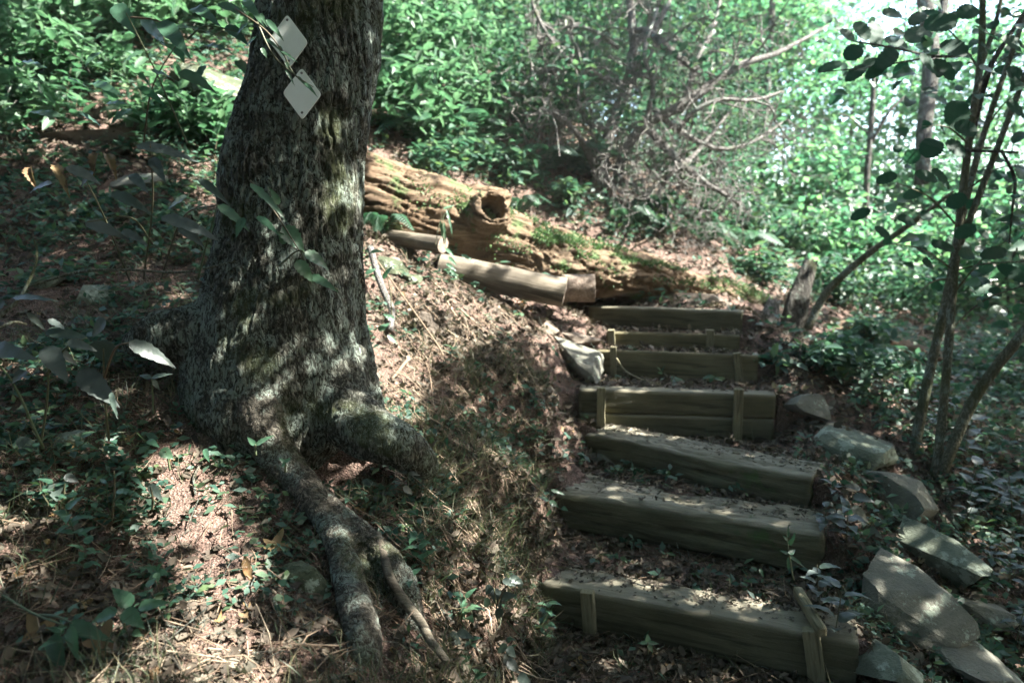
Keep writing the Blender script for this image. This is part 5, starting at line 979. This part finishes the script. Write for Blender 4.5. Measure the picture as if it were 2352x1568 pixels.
# acorns
ac = [(172, 1390), (190, 1395), (205, 1388), (192, 1404), (325, 1478), (107, 1252), (15, 1290), (130, 1208), (1235, 1512), (1250, 1505), (920, 1285), (950, 1180), (940, 1490), (170, 1262), (1290, 1465), (350, 1382)]
mb = MB(); th = np.linspace(0, math.pi, 9); mb.tube(np.c_[0*th, 0*th, -np.cos(th)*.0095], np.maximum(np.sin(th)*.0085, .0004), 12, False); acm = mb.mesh('acorn', M['acorn'])
mb = MB(); mb.tube([(0, 0, .003), (0, 0, .0075), (0, 0, .011), (0, 0, .016)], [.0098, .0085, .004, .0012], 12); capm = mb.mesh('cap', M['root'])
for (px, py) in ac:
    wh = where(px, py, 'acorn')
    if wh is None: continue
    g = G(px, py); e = empty('acorn', g+np.array([0, 0, .009]), 'small round acorn lying '+wh, 'acorn', 'acorns lying on the soil'); e.rotation_euler = (random.uniform(0, 3), random.uniform(0, 3), 0); link('shell', acm, e); link('cap', capm, e)
# ------------------------------------------------------------------ ground stuff
rng = np.random.default_rng(99)
def gsample(n, rmin=1.2, rmax=14, a0=-56, a1=52, pw=1.0):
    u = rng.random(n); r = rmin*(rmax/rmin)**(u**pw); a = np.radians(rng.uniform(a0, a1, n)); return r*np.sin(a), r*np.cos(a)
def screen(x, y): return proj(np.c_[x, y, gh(x, y)])
def offbeams(x, y):
    ok = np.ones(len(x), bool)
    for i, (L, Rr) in enumerate(zip(TL, TR)):
        t = (Rr-L)[:2]; ln = np.linalg.norm(t); t = t/ln; nv = np.array([-t[1], t[0]]); q = np.c_[x, y]-L[:2]; u = q@t; s = q@nv
        ok &= ~((u > -.02) & (u < ln+.02) & (s > -.005) & (s < (.17, .28, .24, .12, .045, .045, .14)[i]))
    return ok
tc = P(650, 1000, 2.58)
def offtrunk(x, y): return np.hypot(x-tc[0], y-tc[1]) > .36
def dens(x, y, kind):
    px, py, zc = screen(x, y); nz = fbm(np.c_[x*2.5, y*2.5, x*0+{'leaf': 1, 'twig': 5, 'grass': 9, 'cover': 13}[kind]*7.], 3)*1.6+.5
    bare = np.exp(-(((px-420-(py-1050)*.33)/110)**2+((py-1230)/260)**2)**1.5)
    corr = (px > 1250) & (px < 1950) & (py > 700)
    if kind == 'leaf': d = .55+.5*nz; d = np.where(px > 1750, 1.1, d); d = np.where(zc > 4.2, 1.2, d); d = np.where((px < 1250) & (zc < 3.6), d*.42, d); return d*(1-bare*.93)
    if kind == 'twig': d = .5+.5*nz; d = np.where((px > 820) & (px < 1350) & (py < 1300), 1.3, d); return d*(1-bare*.7)
    if kind == 'grass': d = nz*.8-.05; d = np.where((px > 950) & (px < 1300) & (py > 820), nz*1.6+.3, d); d = np.where(corr, d*.12, d); return d*(1-bare*.95)
    if kind == 'cover': d = nz*1.1-.25; d = np.where((zc > 3.4) & (px < 600), 1.1+nz, d); d = np.where((px > 1750), .4+nz*.6, d); d = np.where((px > 850) & (px < 1400) & (py > 560) & (py < 900), d*.3, d); return np.where(corr, d*.12, d)*(1-bare*.95)
RP = np.vstack([r_[6:] for r_ in rootdefs[4:6]])[:, :2]
def offroot(x, y, d=.062):
    ok = np.ones(len(x), bool); b = np.where((x > RP[:, 0].min()-.1) & (x < RP[:, 0].max()+.1) & (y > RP[:, 1].min()-.1) & (y < RP[:, 1].max()+.1))[0]
    if len(b): ok[b] = np.sqrt(((x[b, None]-RP[None, :, 0])**2+(y[b, None]-RP[None, :, 1])**2).min(1)) > d
    return ok
RKP = [(o.location.x, o.location.y, max(o.dimensions.x, .05)*.36) for o in list(COL.objects) if o.name.startswith('rock')]
def offrock(x, y):
    ok = np.ones(len(x), bool)
    for a, b, r_ in RKP: ok &= (x-a)**2+(y-b)**2 > r_*r_
    return ok
def pick(n, kind, **k):
    x, y = gsample(n, **k); m = (rng.random(n) < dens(x, y, kind)) & offbeams(x, y) & offtrunk(x, y); x, y = x[m], y[m]; m = offroot(x, y)
    if kind != 'leaf': m &= offrock(x, y)
    return x[m], y[m]
# dead leaves
x, y = pick(120000, 'leaf', rmin=1.3, rmax=16); n = len(x); p = np.c_[x, y, gh(x, y)+rng.uniform(.0, .018, n)]; nv = gn(x, y)+rng.normal(size=(n, 3))*.35; r = np.hypot(x, y)
L = rng.uniform(.018, .05, n)*np.clip(.75+r/8, .8, 1.9)
half = (rng.random(n) < .5)
for nm, m, tp in (('leaf_litter', half & (r < 6), 'c'), ('dry_leaf_litter', ~half | (r >= 6), 'h')):
    o = leafobj(nm, p[m], rdir(m.sum(), .4), nv[m], L[m], L[m]*rng.uniform(.45, .75, m.sum()), M['dead'], tp, rng.uniform(.3, 1.8, m.sum())); tagp(o, 'brown and tan dead leaves carpeting the slope and treads', 'leaf litter', None, 'stuff')
# individually visible litter leaves near the camera
random.seed(5); protos = []
for k in range(6):
    o = lobed('fallen_leaf', (0, 0, 0), 1.0, 'deadone', 0, (0, 0, 1), (3, 4, 5, 5, 4, 7)[k], None, random.uniform(.15, .5)); protos.append(o.data); bpy.data.objects.remove(o)
x, y = pick(900, 'leaf', rmin=1.5, rmax=4.2); GN = gn(x, y); SX, SY, _z = screen(x, y)
for i in range(len(x)):
    if not (0 < SX[i] < 2352 and 300 < SY[i] < 1568): continue
    wh = where(SX[i], SY[i], 'leaf')
    if wh is None: continue
    o = link('fallen_leaf', protos[i % 6]); o.location = (x[i], y[i], float(gh(x[i], y[i]))+.012); s = random.uniform(.03, .06); o.scale = (s, s*random.uniform(.6, 1), s)
    v = Vector(GN[i])+Vector((random.uniform(-.4, .4), random.uniform(-.5, .2), 0)); o.rotation_mode = 'QUATERNION'; from mathutils import Quaternion
    o.rotation_quaternion = v.to_track_quat('Z', 'Y') @ Quaternion((0, 0, 1), random.uniform(0, 6.28)); tagp(o, 'dry brown leaf lying '+wh, 'leaf', 'dry leaves scattered over the slope')
# twigs & straws
def twigbatch(name, n, L0, L1, rr, mat, label, kind='twig', lift=.012, down=.6, bend=.12, **k):
    x, y = pick(n, kind, **k); n = len(x); p = np.c_[x, y, gh(x, y)+rng.uniform(.001, lift, n)]; nv = gn(x, y); dn = np.c_[nv[:, 0], nv[:, 1], -np.hypot(nv[:, 0], nv[:, 1])**1]; d = nrm(rdir(n)*1.0+nrm(dn)*down); d = nrm(d-nv*np.sum(d*nv, 1)[:, None]*.85)
    L = rng.uniform(L0, L1, n)*rng.uniform(.4, 1, n); s = nrm(np.cross(d, nv)); b = rng.normal(size=(n, 1))*bend
    pts = np.stack([p-d*L[:, None]*.5, p+s*b*L[:, None]+nv*rng.uniform(0, .012, (n, 1)), p+d*L[:, None]*.5], 1); rad = rng.uniform(.5, 1.3, n)[:, None]*rr*np.array([1, .9, .5])
    a = np.arange(3)*2*math.pi/3; ring = s[:, None, None]*np.cos(a)[None, None, :, None]+nv[:, None, None]*np.sin(a)[None, None, :, None]
    V = (pts[:, :, None]+ring*rad[:, :, None, None]).reshape(-1, 3); f = np.array([[k*3+j, k*3+(j+1) % 3, k*3+3+(j+1) % 3, k*3+3+j] for k in range(2) for j in range(3)])
    F = (f[None]+(np.arange(n)*9)[:, None, None]).reshape(-1, 4); o = link(name, mk(name, V, F, M[mat], True, np.repeat(rng.random(n), 6))); tagp(o, label, 'litter', None, 'stuff')
twigbatch('straw_litter', 22000, .03, .13, .0012, 'straw', 'fine dry straw and needles over the bank', rmin=1.3, rmax=8)
twigbatch('twig_litter', 5000, .08, .30, .0018, 'straw', 'thin broken twigs strewn over the bank', lift=.03, rmin=1.5, rmax=9)
twigbatch('dark_twig_litter', 5000, .06, .22, .002, 'root', 'dark thin rootlets and twigs on the ground', lift=.02, rmin=1.3, rmax=9, bend=.2)
# grass
x, y = pick(5200, 'grass', rmin=1.4, rmax=7); k = 9; x = np.repeat(x, k)+rng.normal(size=len(x)*k)*.025; y = np.repeat(y, k)+rng.normal(size=len(y)*k)*.025; n = len(x)
p = np.c_[x, y, gh(x, y)-.003]; d = rdir(n)*.7+np.array([0, -.25, .8]); o = leafobj('grass', p, d, rdir(n)+np.array([0, -.5, .5]), rng.uniform(.04, .15, n), .0028, M['grass'], 'b', rng.uniform(-2.2, 2.2, n)); tagp(o, 'thin green and straw coloured grass on the bank', 'grass', None, 'stuff')
# broad cover
x, y = pick(30000, 'cover', rmin=1.7, rmax=15, pw=.75); k = 5; n0 = len(x); h0 = rng.uniform(.01, .09, n0)*np.clip(np.hypot(x, y)/4, .5, 2.2); x = np.repeat(x, k)+rng.normal(size=n0*k)*.02; y = np.repeat(y, k)+rng.normal(size=n0*k)*.02; n = len(x); r = np.hypot(x, y)
p = np.c_[x, y, gh(x, y)+np.repeat(h0, k)]; L = rng.uniform(.018, .05, n)*np.clip(.55+r/5.5, .6, 2.4); o = leafobj('ground_cover', p, rdir(n, .4), rdir(n)*.8+np.array([0, -.2, 1]), L, L*.5, M['shrub'], 'd'); tagp(o, 'small green weeds covering the hillside', 'ground cover', None, 'stuff')
# denser growth on the steep bank beside the steps
BK = dict(rmin=1.75, rmax=3.9, a0=-9, a1=3.5)
x, y = pick(12000, 'leaf', **BK); n = len(x); p = np.c_[x, y, gh(x, y)+rng.uniform(.002, .02, n)]; L = rng.uniform(.018, .05, n)
o = leafobj('bank_leaf_litter', p, rdir(n, .7), gn(x, y)+rng.normal(size=(n, 3))*.5, L, L*.6, M['dead'], 'c', rng.uniform(.3, 1.8, n)); tagp(o, 'brown dead leaves caught on the shaded bank beside the steps', 'leaf litter', None, 'stuff')
twigbatch('bank_straw', 2600, .05, .20, .0014, 'straw', 'dry straw hanging down the bank beside the steps', down=1.6, **BK)
twigbatch('bank_stalks', 900, .10, .34, .0021, 'straw', 'thicker straw coloured stalks and rootlets hanging down the bank', down=2.0, lift=.04, bend=.2, rmin=1.9, rmax=4.6, a0=-10, a1=3)
x, y = pick(300, 'grass', **BK); k = 7; x = np.repeat(x, k)+rng.normal(size=len(x)*k)*.02; y = np.repeat(y, k)+rng.normal(size=len(y)*k)*.02; n = len(x)
p = np.c_[x, y, gh(x, y)]; d = rdir(n)*.6+np.array([.25, -.45, .45]); o = leafobj('bank_grass', p, d, rdir(n)+np.array([0, -.5, .5]), rng.uniform(.05, .17, n), .004, M['grass'], 'b', rng.uniform(-2.8, .5, n)); tagp(o, 'fine drooping grass on the bank beside the steps', 'grass', None, 'stuff')
tp, tn_ = [], []
for i, (L, Rr) in enumerate(zip(TL, TR)):
    t = (Rr-L)[:2]; t = t/np.linalg.norm(t); nv = np.array([-t[1], t[0], 0]); dpt = (.17, .28, .24, .12, .045, .045, .14)[i]
    for _ in range((330, 520, 420, 200, 70, 60, 90)[i]): u = rng.random(); v = rng.random()**.45; tp.append(L+(Rr-L)*u+nv*dpt*v+np.array([0, 0, rng.uniform(.002, .008)]))
tp = np.array(tp); n = len(tp); L = rng.uniform(.006, .03, n)
o = leafobj('step_debris', tp, rdir(n, .15), np.array([[0, 0, 1.]])+rng.normal(size=(n, 3))*.2, L, L*.6, M['dead'], 'c', rng.uniform(.2, 1.2, n)); tagp(o, 'crumbs of dead leaf lying on the tops of the steps', 'debris', None, 'stuff')
# soil crumbs and pebbles
def chunks(name, n, s0, s1, mat, label, **k):
    x, y = gsample(n, **k); m = offbeams(x, y) & offtrunk(x, y); x, y = x[m], y[m]; n = len(x); s = rng.uniform(s0, s1, n)*rng.uniform(.4, 1, n)
    T = np.array([[1, 0, 0], [-1, 0, 0], [0, 1, 0], [0, -1, 0], [0, 0, .7], [0, 0, -.7]]); F = np.array([[0, 2, 4], [2, 1, 4], [1, 3, 4], [3, 0, 4], [2, 0, 5], [1, 2, 5], [3, 1, 5], [0, 3, 5]])
    V = T[None]*rng.uniform(.6, 1.3, (n, 6, 1))*s[:, None, None]; a = rng.uniform(0, 6.3, n); c, s_ = np.cos(a)[:, None], np.sin(a)[:, None]; V = np.stack([V[..., 0]*c-V[..., 1]*s_, V[..., 0]*s_+V[..., 1]*c, V[..., 2]+V[..., 0]*.4], -1)
    V = V+np.c_[x, y, gh(x, y)+s*.3][:, None]; o = link(name, mk(name, V.reshape(-1, 3), (F[None]+(np.arange(n)*6)[:, None, None]).reshape(-1, 3), M[mat], True, np.repeat(rng.random(n), 8))); tagp(o, label, 'soil', None, 'stuff')
chunks('soil_crumbs', 60000, .002, .007, 'crumb', 'loose reddish crumbs of soil', rmin=1.25, rmax=6)
chunks('pebbles', 3000, .003, .011, 'pebble', 'small pebbles in the soil', rmin=1.25, rmax=6)
# orange fungus dots
mb = MB(); pts_f = [(1200+random.gauss(0, 14), 710+random.gauss(0, 8)) for _ in range(26)]
V0, F0 = leaves(np.array([G(a, b)+np.array([0, 0, .02+random.uniform(0, .02)]) for a, b in pts_f]), rdir(26), rdir(26), np.full(26, .016), np.full(26, .016), 'h')[:2]
o = link('orange_fungus', mk('orange_fungus', V0, F0, M['orange'])); tagp(o, 'patch of tiny orange fungus below the longer cut log', 'fungus', None, 'stuff')
# ------------------------------------------------------------------ unseen canopy overhead, its gaps shaped to place the sun patches
LIT = [(480, 1150, 95, 140, 1), (545, 1330, 95, 120, 1), (430, 1060, 75, 60, 1), (630, 1520, 100, 55, 1), (380, 1510, 60, 60, .8), (130, 1500, 90, 60, .55), (45, 1165, 35, 35, .9), (100, 1055, 40, 25, .6), (280, 1060, 50, 25, .5), (200, 1225, 25, 25, .6),
       (950, 630, 150, 80, 1), (1010, 720, 150, 70, .95), (910, 870, 80, 120, 1), (1180, 700, 120, 45, .85), (1310, 745, 90, 45, .9), (1340, 810, 50, 50, .7), (1050, 520, 280, 120, .95), (1350, 600, 220, 60, .85), (1480, 560, 230, 60, .75), (1640, 600, 90, 50, .9), (1410, 810, 25, 70, .9),
       (1400, 1135, 110, 18, .75), (1600, 1160, 130, 22, .65), (1760, 1205, 60, 12, .65), (1480, 1345, 90, 22, .9), (1680, 1385, 110, 22, .8), (1930, 1470, 40, 20, .8), (1430, 1310, 130, 30, .5), (1750, 1330, 110, 25, .5), (1500, 900, 150, 12, .95), (1590, 703, 100, 8, .7), (1420, 985, 90, 18, .8), (1165, 1385, 20, 35, .9),
       (150, 120, 300, 170, .92), (480, 100, 110, 220, 1), (130, 300, 220, 60, .6), (480, 350, 60, 90, .8), (970, 280, 150, 300, .97), (1130, 150, 150, 200, .65), (1400, 150, 250, 150, .5), (1900, 300, 600, 400, 1), (2150, 650, 250, 60, .5), (1850, 830, 60, 60, .6), (2060, 860, 90, 30, .7), (1980, 745, 90, 12, .8), (880, 560, 60, 60, 1),
       (840, 300, 40, 520, .7), (830, 740, 45, 240, 1), (770, 650, 30, 120, .4), (870, 990, 60, 40, .7), (740, 930, 25, 30, .3), (2070, 1370, 60, 30, .25), (585, 940, 30, 50, .55), (330, 720, 50, 30, .4)]
rng = np.random.default_rng(5); s = np.array(SUN); NC = 800000
gx_, gy_ = rng.uniform(-13, 9, NC), rng.uniform(-7.0, 13, NC); g = np.c_[gx_, gy_, gh(gx_, gy_)+rng.uniform(0, .15, NC)]
tt = ((tc[0]-gx_)*s[0]+(tc[1]-gy_)*s[1])/(s[0]**2+s[1]**2); near = np.hypot(gx_+s[0]*tt-tc[0], gy_+s[1]*tt-tc[1]); zz = g[:, 2]+s[2]*tt; hit = (tt > 0) & (near < .30) & (zz < 3.2) & (zz > .7)
q = g.copy(); off = np.sqrt(np.maximum(.22**2-near**2, 0)); q[hit] = (g+s*(tt+off)[:, None])[hit]
lx, ly, lzc = proj(q); lit = np.zeros(NC)
for (a, b, c, d, pv) in LIT: gr_ = .04*FPX/np.maximum(lzc, .5)*(pv > .6); e = ((lx-a)/(c+gr_))**2+((ly-b)/(d+gr_*.8))**2; lit = np.maximum(lit, pv*ss(1.35, .75, e))
inside = (lx > -60) & (lx < 2412) & (ly > -60) & (ly < 1630) & (lzc > .3); lit = np.where(inside, np.maximum(lit, .0), .25)
nn = .5+vnoise(q*np.array([9, 9, 9])+3.3)*.5; nn2 = .5+vnoise(q*np.array([3, 3, 3]))*.5; test = .5+(nn*.5+nn2*.5-.5)*2.1+(rng.random(NC)-.5)*.06; test = np.clip(test, 0, 1.0)
kp = (test > lit*1.02); g = g[kp]; n = len(g); t = rng.uniform(3.2, 6.5, n); p = g+s*t[:, None]; ax_, ay_, az_ = proj(p); t = t+np.where((az_ > .3) & (ay_ > -60) & (ax_ > -80) & (ax_ < 2430), 3.2, 0); p = g+s*t[:, None]
nv = rdir(n)*.8+s*1.1; L = rng.uniform(.06, .115, n); o = leafobj('shaped_canopy', p, rdir(n, .6), nv, L, L*.62, M['canopy'], 'd'); tagp(o, 'leaves of the forest canopy overhead, gaps shaped to place sun patches', 'canopy', None, 'stuff'); print('canopy', n)

# unseen wood behind the camera, added to hold back low skylight
rng = np.random.default_rng(77); n = 30000; a = rng.uniform(R(150), R(345), n); rr = rng.uniform(6.5, 9.0, n); p = np.c_[np.cos(a)*rr, np.sin(a)*rr+1.0, rng.uniform(-1.0, 9, n)]; p = p[(p[:, 1] < -2.5) | (np.abs(p[:, 0]) > 6.2) & (p[:, 1] < 1.5)]
p = p[(p@np.array([0, 1, 0]) < 2.0)]; o = leafobj('blocking_foliage', p, rdir(len(p)), rdir(len(p)), rng.uniform(.18, .34, len(p)), .2, M['canopy'], 'd'); tagp(o, 'leaves of the unseen wood behind, added to block low skylight', 'foliage', None, 'stuff')


hb = np.array([[x, y, z] for x in (-72, 72) for y in (-42, 82) for z in (H.min()-1, H.max()+14)]); hm = bpy.data.materials.new('air'); hm.use_nodes = True; hn = hm.node_tree
for nd in list(hn.nodes):
    if nd.type != 'OUTPUT_MATERIAL': hn.nodes.remove(nd)
pv_ = hn.nodes.new('ShaderNodeVolumePrincipled'); pv_.inputs['Density'].default_value = .0013; pv_.inputs['Color'].default_value = (.9, .97, .93, 1); hn.links.new(pv_.outputs[0], hn.nodes['Material Output'].inputs['Volume'])
ho = link('haze', mk('haze', hb, np.array([[0, 1, 3, 2], [4, 6, 7, 5], [0, 4, 5, 1], [2, 3, 7, 6], [0, 2, 6, 4], [1, 5, 7, 3]]), hm, False)); tagp(ho, 'thin humid haze in the air of the wood', 'haze', None, 'stuff')
SC.cycles.volume_bounces = 0
